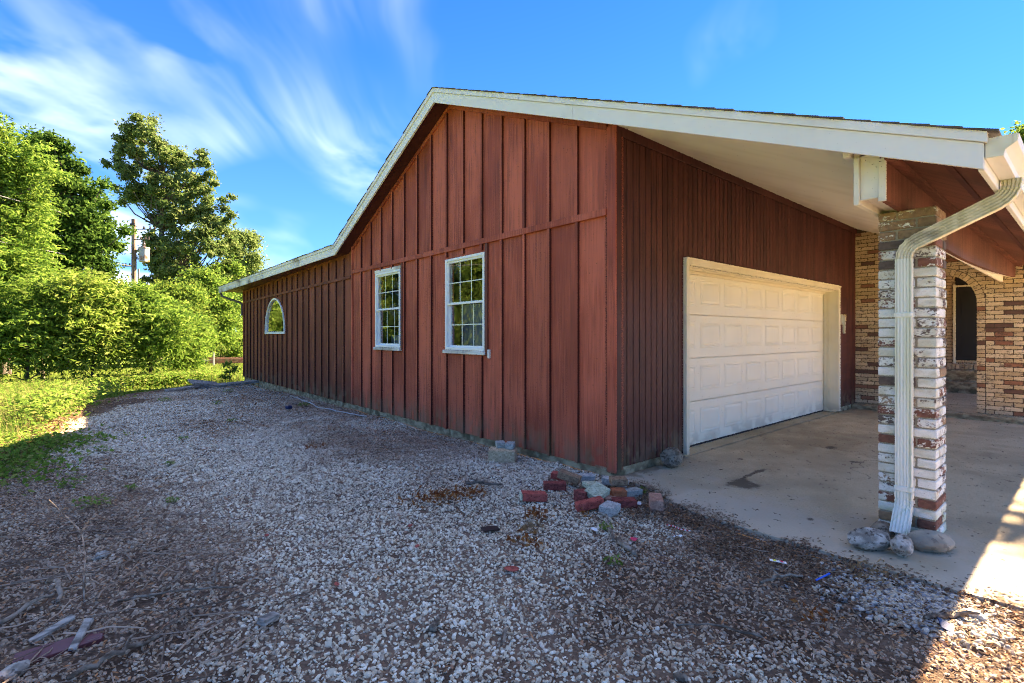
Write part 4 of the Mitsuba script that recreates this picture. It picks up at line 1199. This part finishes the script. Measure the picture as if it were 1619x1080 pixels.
cord = put('striped_cord', tube(np.stack([cx_, cy_, cz_], 1), .0038, 6), 'm_p_white', label='short red and white striped cord on the gravel', category='cord')
for k in range(7):
    a_ = k * 2
    put('stripe', tube(np.stack([cx_, cy_, cz_], 1)[a_:a_ + 2], .0042, 6, False), 'm_p_redstripe', cord)
hs = np.array([(-.20, 9.3), (-.24, 8.6), (-.33, 7.6), (-.44, 6.9), (-.42, 6.4), (-.33, 5.9), (-.25, 5.5), (-.16, 5.2)])
tt = np.linspace(0, 7, 40)
hx, hy = np.interp(tt, np.arange(8), hs[:, 0]), np.interp(tt, np.arange(8), hs[:, 1])
put('hose', tube(np.stack([hx, hy, height(hx, hy) + .02], 1), .012, 8), 'm_p_hose', smooth=60, label='pale grey hose lying along the foot of the gable wall', category='hose')
lay('blue_cap', 'small dark blue cap on the gravel near the hose', 'cap', 'm_p_navy', cbox(-.05, .05, -.04, .04, -.03, .03, .012), -1.0, 6.7, None, 20, up=.01)

# weathered planks and slabs along the far edge of the gravel
for k, (x_, y_, L, W_, a_, m_, lab) in enumerate(((-1.35, 13.05, .75, .35, 20, 'm_grey_wood', 'pale weathered slab tipped up at the far edge of the gravel'), (-.75, 13.0, 1.7, .16, 8, 'm_grey_wood', 'long grey plank lying before the far wall corner'), (-1.75, 12.75, 1.3, .14, 33, 'm_grey_wood', 'long grey plank along the far gravel edge'),
                                                  (-.45, 13.7, 1.2, .18, -4, 'm_grey_wood', 'dark grey plank end behind the other planks'), )):
    lay('plank', lab, 'plank', m_, cbox(-L / 2, L / 2, -W_ / 2, W_ / 2, -.03, .03, .008, .01, rb), x_, y_, None, a_, 5 if k else 16, -3 if k else 10, group=None, up=.0)

# ------------------------------------------------------------------ vegetation
R_ = np.array([FWD[1], -FWD[0], 0.0])        # sideways and depth directions of the row lists below
GREENS = {'yellow': np.array([(.19, .30, .045), (.135, .235, .035), (.27, .37, .075), (.075, .145, .027)]), 'mid': np.array([(.12, .20, .035), (.085, .155, .028), (.17, .255, .045), (.21, .27, .05)]),
          'dark': np.array([(.105, .17, .045), (.135, .205, .06), (.175, .24, .075), (.22, .27, .10)]), 'deep': np.array([(.055, .115, .022), (.085, .16, .030), (.13, .22, .042), (.04, .085, .018)]), 'lime': np.array([(.26, .35, .06), (.19, .29, .045), (.34, .41, .10), (.12, .20, .03)]), 'grey': np.array([(.18, .25, .075), (.23, .30, .10), (.14, .20, .065)]), 'weed': np.array([(.15, .25, .04), (.22, .32, .055), (.11, .19, .035), (.29, .31, .09), (.17, .29, .045)])}


def leaf_cards(c, size, rng, pal, aspect=.55, up=.5, droop=None, shade=None):
    """one folded diamond (four triangles in two halves) per leaf"""
    n = len(c)
    nrm = rng.normal(size=(n, 3)); nrm[:, 2] += up * 2
    nrm /= np.linalg.norm(nrm, axis=1, keepdims=True)
    u = rng.normal(size=(n, 3)) if droop is None else droop + rng.normal(0, .35, (n, 3))
    u -= nrm * (u * nrm).sum(1, keepdims=True)
    u /= np.linalg.norm(u, axis=1, keepdims=True) + 1e-9
    w = np.cross(nrm, u)
    L = (size * rng.uniform(.7, 1.3, n))[:, None]
    P = np.stack([c - u * L * .5, c + w * L * aspect * .5 + nrm * L * .10, c + u * L * .5, c - w * L * aspect * .5 + nrm * L * .10], 1)
    f = np.array([[0, 2, 1], [0, 3, 2]])
    F = (f[None] + (np.arange(n) * 4)[:, None, None]).reshape(-1, 3)
    base = pal[rng.integers(0, len(pal), n)] * rng.uniform(.75, 1.25, (n, 1))
    if shade is not None:
        base = base * shade[:, None]
    return P.reshape(-1, 3), F, np.clip(np.repeat(base, 4, 0), 0, .6)


def spray(c, d, rng, n_leaf=9, L=.42):
    """points and directions of leaflets along a drooping rachis"""
    n = len(c)
    t = np.linspace(.12, 1, n_leaf)[None, :, None]
    side = np.cross(d, [0, 0, 1.0]); side /= np.linalg.norm(side, axis=1, keepdims=True) + 1e-9
    sgn = np.where(np.arange(n_leaf) % 2, 1, -1)[None, :, None]
    ln = rng.uniform(.6, 1.2, (n, 1, 1)) * L
    p = c[:, None] + d[:, None] * t * ln + np.array([0, 0, -1.0]) * (t ** 2) * ln * .45
    leafdir = d[:, None] * .55 + side[:, None] * sgn * .8 + np.array([0, 0, -.35])
    leafdir = leafdir / np.linalg.norm(leafdir, axis=-1, keepdims=True)
    p = p + leafdir * ln * .13
    return p.reshape(-1, 3), leafdir.reshape(-1, 3)


def rows_clumps(base, rows, rng, n, rad, depth=.8, fill=.55):
    zz = np.array([r[0] for r in rows]); lo = np.array([r[1] for r in rows]); hi = np.array([r[2] for r in rows])
    o = np.argsort(zz); zz, lo, hi = zz[o], lo[o], hi[o]
    wgt = np.interp(np.linspace(zz[0], zz[-1], 200), zz, np.maximum(hi - lo, .2)) ** 1.3
    z = rng.choice(np.linspace(zz[0], zz[-1], 200), n, p=wgt / wgt.sum())
    a, b = np.interp(z, zz, lo), np.interp(z, zz, hi)
    r = rng.uniform(rad[0], rad[1], n)
    hw = np.maximum((b - a) / 2 - r * .75, .05)
    ang, q = rng.uniform(0, 2 * np.pi, n), rng.uniform(fill ** 2, 1, n) ** .5
    lat, dep = (a + b) / 2 + hw * q * np.cos(ang), hw * q * np.sin(ang) * depth
    z = np.minimum(z, zz[-1] - r * .6)
    return np.asarray(base)[None] * (1, 1, 0) + R_ * lat[:, None] + FWD * dep[:, None] + np.array([0, 0, 1.0]) * z[:, None], r


def plant_parts(key, cl, r, per, leaf, pal, rng, mode='leaf', aspect=.55, trunk=None, trunk_r=.2, limbs=True, crown='crown', flat=.75):
    n = len(cl)
    tone = rng.uniform(.8, 1.2, n)
    k = np.repeat(np.arange(n), per)
    d = rng.normal(size=(len(k), 3)); d /= np.linalg.norm(d, axis=1, keepdims=True)
    rr = r[k, None] * np.minimum(np.abs(rng.normal(0, .62, (len(k), 1))) + .12, 1.45)
    c = cl[k] + d * rr * (1, 1, flat)
    if mode == 'spray':
        dirs = d + np.array([0, 0, .25]); dirs /= np.linalg.norm(dirs, axis=1, keepdims=True)
        nl = 9
        p, ld = spray(c, dirs, rng, nl, leaf * 3.6)
        v, f, col = leaf_cards(p, leaf, rng, pal, aspect, .12, ld, np.repeat(tone[k], nl))
    else:
        v, f, col = leaf_cards(c, leaf, rng, pal, aspect, .35, None, tone[k])
    put(crown, (v, f), 'm_leaf', key, color=col)
    if trunk is not None:
        t = np.asarray(trunk, float)
        ms = [tube(t, np.linspace(trunk_r, trunk_r * .35, len(t)), 9)]
        put('trunk', join(ms), 'm_bark', key, smooth=60)
        if limbs:
            lm = []
            for q in range(0, n, 2):
                i_ = int(np.argmin(np.abs(t[:, 2] - max(t[0, 2] + .15 * (t[-1, 2] - t[0, 2]), cl[q, 2] - np.linalg.norm(cl[q, :2] - t[0, :2]) * .9 - .2))))
                s, e = t[i_], cl[q]
                m_ = (s + e) / 2 + np.array([0, 0, -.12]) * np.linalg.norm(e - s) + rng.normal(0, .06, 3) * np.linalg.norm(e - s)
                lm.append(tube(np.array([s, m_, e]), [trunk_r * .28, trunk_r * .16, trunk_r * .05], 5, False))
            put('limbs', join(lm), 'm_bark', key, smooth=60)


def pxrows(rows, x0, depth):
    """rows given as (height, left, right) in metres already; kept for clarity"""
    return rows


def tree(name, label, base, rows, n, rad, per, leaf, pal, seed, group=None, mode='leaf', trunk_top=None, trunk_r=.2, depth=.8, aspect=.6, lean=0.0, cat='tree', crown='crown', fill=.55, lobes=()):
    key = thing(name, label, cat, group)
    rng_ = np.random.default_rng(seed)
    cl, r = rows_clumps(base, rows, rng_, n, rad, depth, fill)
    if lobes:
        lb = np.array(lobes, float)
        cl = np.vstack([cl, np.asarray(base)[None] * (1, 1, 0) + R_ * lb[:, :1] + FWD * rng_.uniform(-.4, .4, (len(lb), 1)) + np.array([0, 0, 1.0]) * lb[:, 1:2]])
        r = np.append(r, lb[:, 2])
    zt = trunk_top or rows[0][0] * .8
    s = np.linspace(0, 1, 9)
    tr = np.asarray(base)[None] + np.stack([0 * s, 0 * s, s * (zt - base[2])], 1) + R_ * (lean * s[:, None] ** 1.5 + .12 * np.sin(s * 7 + seed)[:, None] * trunk_r * 3)
    plant_parts(key, cl, r, per, leaf, GREENS[pal], rng_, mode, aspect, tr, trunk_r, crown=crown)
    return key


TREE_G = None
# two broad trees at the left edge
tree('broad_tree', 'bright green tree cut off by the left edge of the picture', (-6.6, 27.3, -.6), [(10.3, -1.4, .3), (9.7, -2.0, .8), (8.7, -2.4, 1.0), (7.5, -2.6, 1.4), (5.5, -2.6, 1.7), (3.0, -2.4, 1.9)], 90, (.4, .95), 60, .19, 'yellow', 1, mode='spray', trunk_r=.28, aspect=.4, lobes=[(1.2, 9.2, .4), (-.4, 10.5, .4), (1.5, 8.3, .4)])
tree('broad_tree', 'darker green broad tree right of the bright tree at the left edge', (-4.6, 31.7, -.7), [(12.0, -1.9, -.8), (11.0, -2.3, -.2), (10.0, -2.3, .3), (9.1, -1.6, 1.5), (8.4, -1.6, 2.0), (7.2, -2.0, 2.6), (5.8, -2.0, 2.7), (4.6, -2.0, 2.2), (2.5, -1.8, 1.8)], 150, (.35, .85), 330, .20, 'deep', 2, trunk_r=.30, lobes=[(-.6, 11.4, .5), (.0, 11.0, .4), (.2, 10.3, .45), (.7, 9.9, .3), (1.8, 9.2, .4), (2.3, 8.0, .4), (2.8, 6.8, .4)])
# the tall tree behind the utility pole
tree('tall_tree', 'tall narrow tree with a leaning open crown behind the utility pole', (.3, 43.3, -.8), [(18.0, -1.9, .2), (17.2, -2.9, 1.2), (15.6, -3.4, 2.0), (14.6, -3.3, 3.1), (13.6, -3.2, 3.6), (11.6, -2.7, 4.1), (10.4, -1.3, 4.7), (8.9, -1.1, 5.9), (7.6, -1.4, 6.8), (6.2, -1.4, 6.6), (3.5, -1.4, 6.0)], 330, (.25, .72), 230, .24, 'dark', 3, trunk_top=15.5, trunk_r=.30, depth=.7, lean=.4, fill=.35, lobes=[(3.0, 15.3, .35), (3.5, 15.0, .4), (3.3, 14.4, .45), (3.9, 14.3, .4), (3.7, 13.7, .45), (3.2, 13.3, .4), (4.0, 13.0, .35), (3.9, 12.3, .4), (5.0, 11.6, .35), (5.4, 11.9, .3), (4.8, 11.0, .45), (5.7, 10.4, .4), (5.2, 10.0, .5), (-3.6, 14.2, .35), (-3.5, 12.6, .3), (-2.9, 11.5, .35)])
tree('round_tree', 'pale round topped tree right of the tall tree above the wing roof', (9.2, 57.8, -1.0), [(12.6, -1.0, 1.0), (11.5, -2.7, 2.4), (9.5, -2.6, 2.5), (7.5, -2.7, 1.8), (5.0, -2.4, 1.6)], 60, (.7, 1.1), 420, .26, 'grey', 4, trunk_r=.35)
tree('leafy_tree', 'bright leafy tree seen beyond the far wall corner', (1.9, 33.6, -.6), [(5.6, -1.2, 1.2), (4.2, -1.6, 1.9), (2.5, -1.6, 2.0), (.9, -1.5, 2.0)], 46, (.5, .8), 420, .17, 'yellow', 5, trunk_r=.18)
tree('leafy_tree', 'leafy tree behind the shrubs below the tall tree', (.2, 30.6, -.6), [(4.4, -1.4, 1.2), (3.2, -1.9, 1.8), (1.8, -1.9, 1.8), (.5, -1.8, 1.8)], 40, (.5, .8), 420, .16, 'mid', 6, trunk_r=.16)
tree('leafy_tree', 'treetop showing above the gutter at the right edge', (27.8, -.55, -.3), [(10.6, -.5, .8), (9.8, -.9, 1.6), (8.6, -1.2, 2.2), (7.0, -1.4, 2.2), (5.0, -1.2, 2.0)], 44, (.5, .8), 420, .17, 'mid', 7, trunk_r=.22)
# tree beside the driveway, out of the picture, whose shade dapples the slab
tree('shade_tree', 'tree beside the driveway that dapples the slab with shade', (10.6, -5.2, -.1), [(11.5, -1.0, 1.0), (10.0, -2.4, 2.2), (8.4, -2.9, 2.6), (6.8, -2.6, 2.4), (5.4, -1.6, 1.6)], 19, (.5, .8), 170, .20, 'mid', 8, trunk_r=.22)
# trees across the yard; the windows mirror them
for k, (x_, y_, h_) in enumerate(((-17, 24, 11), (-21, 33, 13), (-15.5, 42, 12), (-25, 14, 12), (-23, 3, 10), (-11, 50, 11))):
    tree('yard_tree', ('rounded', 'tallest', 'slender', 'open crowned', 'low', 'far')[k] + ' yard tree across the lawn from the gable wall', (x_, y_, -.6), [(h_, -1.5, 1.5), (h_ * .85, -3.0, 3.0), (h_ * .6, -3.6, 3.6), (h_ * .35, -3.2, 3.2), (h_ * .12, -2.6, 2.6)], 46, (.8, 1.4), 330, .30, ('mid', 'deep', 'dark')[k % 3], 30 + k, group='trees across the yard', trunk_r=.3)

for k, (x_, y_, h_, w_) in enumerate(((-10.5, 16.5, 3.6, 1.8), (-11.5, 21.0, 5.5, 2.2), (-9.2, 24.5, 5.0, 2.0), (-13.0, 28.0, 6.5, 2.4))):
    tree('yard_shrub', ('low', 'tall', 'bright', 'broad')[k] + ' yard shrub across the lawn, mirrored in the windows', (x_, y_, -.5), [(h_, -w_ * .4, w_ * .4), (h_ * .75, -w_, w_), (h_ * .4, -w_ * 1.1, w_ * 1.1), (.0, -w_, w_)], 60, (.4, .8), 200, .18, ('mid', 'deep')[k % 2], 50 + k, trunk_r=.10, cat='shrub')
tree('leafy_tree', 'leafy tree closing the view beyond the raised bed', (4.3, 40.0, -.8), [(7.0, -1.4, 1.2), (4.8, -2.3, 2.2), (2.5, -2.4, 2.3), (.2, -2.2, 2.2)], 70, (.5, .9), 240, .22, 'yellow', 58, trunk_r=.2)
tree('shrub', 'low shrub at the back of the lawn behind the raised bed', (3.2, 36.0, -.8), [(1.6, -2.0, 2.0), (.8, -2.6, 2.6), (-.5, -2.6, 2.6)], 50, (.35, .6), 200, .17, 'mid', 59, trunk_r=.06, cat='shrub')

# shrubs along the lawn
SG = None
tree('shrub', 'bright shrub with drooping leaflets at the left edge', (-5.2, 17.9, -.35), [(2.9, -1.0, .6), (2.4, -1.7, 1.1), (1.5, -1.8, 1.3), (.7, -1.6, 1.2)], 46, (.16, .44), 34, .165, 'yellow', 11, mode='spray', trunk_r=.05, aspect=.34, cat='shrub')
tree('shrub', 'tall bright shrub second from the left edge', (-3.7, 17.6, -.35), [(3.2, -.8, .2), (2.75, -1.3, .8), (1.9, -1.2, 1.1), (.8, -.9, 1.0)], 46, (.16, .44), 34, .165, 'lime', 12, mode='spray', trunk_r=.05, aspect=.34, cat='shrub')
tree('shrub', 'bright arching shrub in front of the utility pole', (-2.2, 17.9, -.35), [(2.9, -.9, -.1), (2.45, -1.2, .8), (1.8, -1.1, 1.4), (.9, -.8, 1.4)], 46, (.16, .44), 34, .165, 'yellow', 13, mode='spray', trunk_r=.05, aspect=.34, cat='shrub')
tree('shrub', 'lower pale shrub nearest the house wing', (-.7, 20.0, -.4), [(2.1, -.8, .0), (1.6, -1.0, .4), (.9, -.9, .6), (.2, -.7, .6)], 34, (.16, .36), 30, .15, 'yellow', 14, mode='spray', trunk_r=.04, aspect=.36, cat='shrub')
tree('shrub', 'dark shrub behind the bright shrubs at the left', (-5.0, 21.0, -.4), [(3.0, -1.5, 1.5), (2.0, -2.0, 2.0), (.8, -2.0, 2.0)], 40, (.4, .6), 260, .13, 'mid', 15, trunk_r=.06, cat='shrub')
tree('shrub', 'small leafy sapling at the far corner of the house', (-.35, 15.1, -.2), [(.55, -.15, .25), (.3, -.3, .4), (.0, -.3, .4)], 10, (.10, .18), 60, .07, 'mid', 16, trunk_r=.012, cat='shrub')


def blades(x, y, h, rng, pal, w=.006, lean=.35, zfn=height):
    n = len(x)
    z = zfn(x, y)
    a = rng.uniform(0, 2 * np.pi, n)
    d = np.stack([np.cos(a), np.sin(a), 0 * a], -1)
    s = np.stack([-np.sin(a), np.cos(a), 0 * a], -1)
    b = np.stack([x, y, z - .01], -1)
    ln = (h * np.abs(rng.normal(0, lean, n)))[:, None]
    W = np.asarray(w) * np.ones(n)
    up_ = np.array([0, 0, 1.0])
    mid = b + d * ln * .35 + up_ * (h * .6)[:, None]
    tip = b + d * ln + up_ * (h * (1 - .25 * np.minimum(ln[:, 0] / h, 1)))[:, None]
    sw = s * W[:, None]
    P = np.stack([b - sw, b + sw, mid + sw * .8, mid - sw * .8, tip], 1)
    F = (np.array([[0, 1, 2], [0, 2, 3], [3, 2, 4]])[None] + (np.arange(n) * 5)[:, None, None]).reshape(-1, 3)
    col = np.repeat(pal[rng.integers(0, len(pal), n)] * rng.uniform(.75, 1.3, (n, 1)), 5, 0)
    return P.reshape(-1, 3), F, np.clip(col, 0, .6)


gr = np.random.default_rng(77)
GP = np.array([(.13, .20, .03), (.17, .23, .035), (.10, .16, .025), (.24, .25, .07)])
x, y = gr.uniform(-16, 6, 150000), gr.uniform(2, 34, 150000)
e = edge_in(x, y)
ok, dep = seen(x, y)
k = (ok & (e < -.25) & ~((x > -.05) & (y < 14.9))) & (gr.random(len(x)) < np.clip(14 / dep, 0, 1))
x, y, dep = x[k], y[k], dep[k]
v, f, c = blades(x, y, gr.uniform(.04, .11, len(x)), gr, GP, .004 + .0005 * dep)
put('lawn_grass', (v, f), 'm_leaf', color=c, label='short sunlit lawn grass beyond the gravel', kind='stuff')
# taller rank grass and weeds at the left and under the shrubs
GT = np.array([(.13, .23, .03), (.18, .27, .04), (.10, .18, .03), (.33, .29, .12), (.28, .24, .10)])
xs_, ys_, hs_ = [], [], []
for cx, cy, sx, sy, n_, h0, h1 in ((-5.5, 11.5, .8, 1.2, 5200, .25, .65), (-5.0, 8.2, .5, 1.0, 3000, .12, .36), (-5.7, 14.6, .8, .7, 4200, .25, .6), (-3.4, 17.2, 1.0, .3, 4200, .2, .55), (-1.5, 17.6, .8, .4, 4000, .2, .55), (-4.9, 10.4, .35, 1.2, 2200, .1, .35), (-5.2, 6.0, .4, .9, 1800, .10, .28), (-.3, 15.6, .4, .3, 500, .15, .4)):
    xs_.append(gr.normal(cx, sx, n_)); ys_.append(gr.normal(cy, sy, n_)); hs_.append(gr.uniform(h0, h1, n_))
x, y, h = np.concatenate(xs_), np.concatenate(ys_), np.concatenate(hs_)
k = edge_in(x, y) < .0
k &= ~((x > -.1) & (y < 15.0))
v, f, c = blades(x[k], y[k], h[k], gr, GT, .0032, .40)
# dead straw matted on the ground in the sun at the left
xd, yd = gr.normal(-5.1, .45, 9000), gr.uniform(4.6, 10.5, 9000)
kd = edge_in(xd, yd) < .45
vd, fd, cd = flakes(xd[kd], yd[kd], gr.uniform(.03, .11, kd.sum()), gr.uniform(.002, .005, kd.sum()), gr, np.array([(.34, .22, .11), (.28, .19, .10), (.38, .28, .14), (.22, .15, .08)]), zoff=.02)
put('dead_grass', (vd, fd), 'm_leaf', color=cd, label='matted dead straw at the sunny left edge of the litter', kind='stuff')
put('tall_grass', (v, f), 'm_leaf', color=c, label='rank tall grass and weeds along the lawn edge', kind='stuff')
# low broad leaved weeds at the edge of the litter
xs_, ys_, n_s = [], [], []
for cx, cy, sx, sy, n_ in ((-4.55, 4.6, .28, .45, 1500), (-4.25, 5.4, .30, .25, 900), (-4.75, 6.2, .35, .5, 1200), (-5.6, 11.8, .7, .8, 7000), (-5.1, 13.6, .8, .6, 5000), (-1.4, 17.0, .7, .35, 4500), (-6.0, 14.8, .7, .5, 4000), (-4.4, 3.7, .25, .3, 300), (-4.35, 8.6, .22, .9, 1500), (-4.1, 10.4, .3, .6, 900), (-2.6, 17.0, 1.2, .35, 3600), (-4.3, 16.4, 1.0, .4, 2600)):
    xs_.append(gr.normal(cx, sx, n_)); ys_.append(gr.normal(cy, sy, n_)); n_s.append(np.full(n_, .10 if cy < 7 else .42))
x, y, hh = np.concatenate(xs_), np.concatenate(ys_), np.concatenate(n_s)
z = height(x, y) + gr.uniform(.01, 1, len(x)) * hh
v, f, c = leaf_cards(np.stack([x, y, z], 1), np.where(hh > .2, .085, .055), gr, GREENS['weed'], .6, .9)
put('ground_weeds', (v, f), 'm_leaf', color=c, label='low broad leaved green weeds at the edge of the litter', kind='stuff')

WEEDS = [(-3.80, 2.13, .13, 'bright green weed in the left litter'), (-3.95, 3.0, .12, 'ragged weed left of the gravel'), (-.65, 6.95, .12, 'small weed on the gravel near the gable wall'), (-1.46, -1.12, .06, 'little weed beside the clear lid'), (-1.07, -.755, .05, 'little weed beside the broken stick'), (-.20, -.42, .07, 'grassy weed at the right of the brick pile'),
         (-3.3, 1.9, .05, 'tiny weed in the gravel at left'), (-2.9, 4.6, .06, 'tiny weed in the far gravel'), (-3.2, 3.2, .06, 'tiny weed in the gravel between left litter and wall'), (-1.9, 8.2, .10, 'pale weed in the far gravel'), (-2.6, 9.6, .12, 'low weed near the far left gravel edge'), (-1.2, 10.8, .14, 'low weed near the far planks'), (-2.1, 5.9, .07, 'thin weed in the middle of the far gravel'), (-3.7, 4.4, .10, 'leafy weed by the left weed patch'), (-3.55, 2.5, .05, 'sparse weed sprout by the left litter')]
for k, (x_, y_, s_, lab) in enumerate(WEEDS):
    g_ = np.random.default_rng(200 + k)
    n_ = int(26 + 300 * s_)
    a_ = g_.uniform(0, 2 * np.pi, n_); q_ = g_.uniform(.1, 1, n_) ** .7 * s_
    px_, py_ = x_ + q_ * np.cos(a_), y_ + q_ * np.sin(a_)
    p_ = np.stack([px_, py_, gz(x_, y_) + .02 + g_.uniform(.1, .9, n_) * s_ * .7], 1)
    v, f, c = leaf_cards(p_, np.full(n_, .018 + .14 * s_), g_, GREENS['weed'], .5, .8)
    key = thing('weed', lab, 'weed', 'weeds growing through the gravel')
    put('leaves', (v, f), 'm_leaf', key, color=c)
    put('stem', join([tube(np.array([(x_, y_, gz(x_, y_)), q]), [.002, .001], 4, False) for q in p_[::5]]), 'm_stick', key, seed=.3)

ORG = np.array([(.30, .115, .035), (.22, .075, .025), (.36, .17, .06), (.17, .065, .03)])
for k, (x_, y_, sx, sy, n_, lab) in enumerate(((-1.62, .55, .16, .10, 170, 'dry orange brown leaf spray on the gravel left of the branch'), (-1.36, .44, .09, .05, 70, 'dry orange leaf spray right of the larger dry spray'), (-1.31, -.29, .055, .05, 46, 'dry curled leaves in front of the lone red brick'), (-1.50, -.44, .05, .045, 40, 'pale dry leaves below the lone red brick'),
                                               (-1.66, -.60, .04, .07, 46, 'dry orange leaves above the red shard'), (-.45, -2.16, .09, .08, 40, 'tan dead leaves near the slab edge'), (-1.78, 3.05, .10, .08, 34, 'brown dead leaf clump near the gable wall'), (-1.22, -2.12, .05, .05, 24, 'dry curled leaf standing in the brown gravel'), (-1.02, -.50, .03, .03, 12, 'small orange leaf by the front red brick'))):
    g_ = np.random.default_rng(300 + k)
    px_, py_ = g_.normal(x_, sx, n_), g_.normal(y_, sy, n_)
    p_ = np.stack([px_, py_, height(px_, py_) + .025 + g_.uniform(0, .045, n_)], 1)
    v, f, c = leaf_cards(p_, np.full(n_, .040), g_, ORG if k not in (3, 5) else np.array([(.34, .24, .14), (.27, .18, .10)]), .45, .1)
    put('dry_leaves', (v, f), 'm_leaf', color=c, label=lab, category='dry leaves')

# ------------------------------------------------------------------ utility pole, wires, far yard
PX, PY = -1.52, 37.0
up = put('utility_pole', tube(np.array([(PX, PY, -.8), (PX, PY, 4), (PX - .02, PY, 8.75)]), [.17, .15, .125], 12), 'm_pole', smooth=60, label='weathered wooden utility pole with a rusty transformer', category='utility pole')
tb = np.array([PX + .50, PY - .28, 0])
tr_ = put('transformer', join([tube(tb + np.array([(0, 0, 6.05), (0, 0, 6.07), (0, 0, 6.95), (0, 0, 6.99)]), [.26, .29, .29, .27], 20), tube(tb + np.array([(0, 0, 6.9), (0, 0, 6.96)]), .31, 20)]), 'm_rust', up, smooth=40, label='rusty grey transformer can on the pole')
put('bushing', join([tube(tb + np.array([(0, 0, 6.99), (0, 0, 7.05), (0, 0, 7.1), (0, 0, 7.18), (0, 0, 7.24), (0, 0, 7.4)]), [.05, .09, .05, .09, .05, .04], 10)]), 'm_ceramic', tr_, smooth=40)
put('bracket', join([cbox(PX + .05, PX + .30, PY - .30, PY - .05, 6.2, 6.26, .01), cbox(PX + .05, PX + .30, PY - .30, PY - .05, 6.75, 6.81, .01)]), 'm_metal_brown', up)
for k, (z_, s0, s1) in enumerate(((8.3, -.25, .2), (8.1, .0, 1.35), (7.45, .0, .95), (5.75, -.75, .1))):
    e0, e1 = np.array([PX, PY - .15, z_]) + R_ * s0, np.array([PX, PY - .15, z_]) + R_ * s1
    put('arm', tube(np.array([e0, e1]), .03, 6), 'm_metal_brown', up)
    for q in (.45, .75, .97):
        c_ = e0 + (e1 - e0) * (q if s1 > .2 else 1 - q)
        put('insulator', tube(np.array([c_, c_ + (0, 0, .06), c_ + (0, 0, .10), c_ + (0, 0, .18)]), [.03, .07, .04, .05], 8), 'm_ceramic', up)
put('conduit', tube(np.array([(PX + .22, PY - .2, -.8), (PX + .22, PY - .2, 5.6)]), .04, 8), 'm_p_conduit', up, smooth=60)
for k, (z0, x1, y1, z1, lab) in enumerate(((8.0, -16.5, 2.5, 5.45, 'upper overhead wire running left from the pole'), (5.75, -16.5, 2.5, 4.45, 'lower overhead wire running left from the pole'))):
    t_ = np.linspace(0, 1, 30)
    put('overhead_wire', tube(np.stack([PX + (x1 - PX) * t_, PY + (y1 - PY) * t_, z0 + (z1 - z0) * t_ - 1.0 * t_ * (1 - t_)], 1), .022, 6), 'm_wire', smooth=60, label=lab, category='wire')
gw0, gw1 = np.array([PX, PY - .1, 5.9]), np.array([PX, PY, 0]) + R_ * -1.9 + np.array([0, 0, -.6])
put('guy_wire', tube(np.array([gw0, gw1]), .012, 5), 'm_wire', label='guy wire with an insulator slanting from the pole', category='wire')
c_ = gw0 + (gw1 - gw0) * .42
put('insulator', tube(np.array([c_ - (0, 0, .16), c_ - (0, 0, .05), c_, c_ + (0, 0, .05), c_ + (0, 0, .16)]), [.04, .10, .05, .10, .04], 8), 'm_ceramic', [k for k in scene if k.startswith('guy_wire')][-1])

# raised bed of red timbers and a fence post on the far lawn
for k in range(4):
    if k == 0:
        rbk = thing('raised_bed', 'low raised bed of faded red timbers on the far lawn', 'raised bed')
    put('timber', cbox(1.6, 3.5, 30.6, 30.72, -.62 + k * .15, -.48 + k * .15, .01), 'm_brown', rbk, seed=.9)
put('end_timber', join([cbox(1.5, 1.6, 30.6, 32.4, -.62, -.02, .01), cbox(3.5, 3.6, 30.6, 32.4, -.62, -.02, .01), cbox(1.6, 3.5, 32.3, 32.4, -.62, -.02, .01)]), 'm_brown', rbk, seed=.7)
fp = put('fence_post', tube(np.array([(1.45, 28.4, -.7), (1.45, 28.4, .42)]), .035, 8), 'm_p_hose', smooth=60, label='thin pale fence post left of the raised bed', category='fence post')
put('rail', cbox(-.6, 1.4, 28.38, 28.42, -.02, .03, .004), 'm_grey_wood', fp)
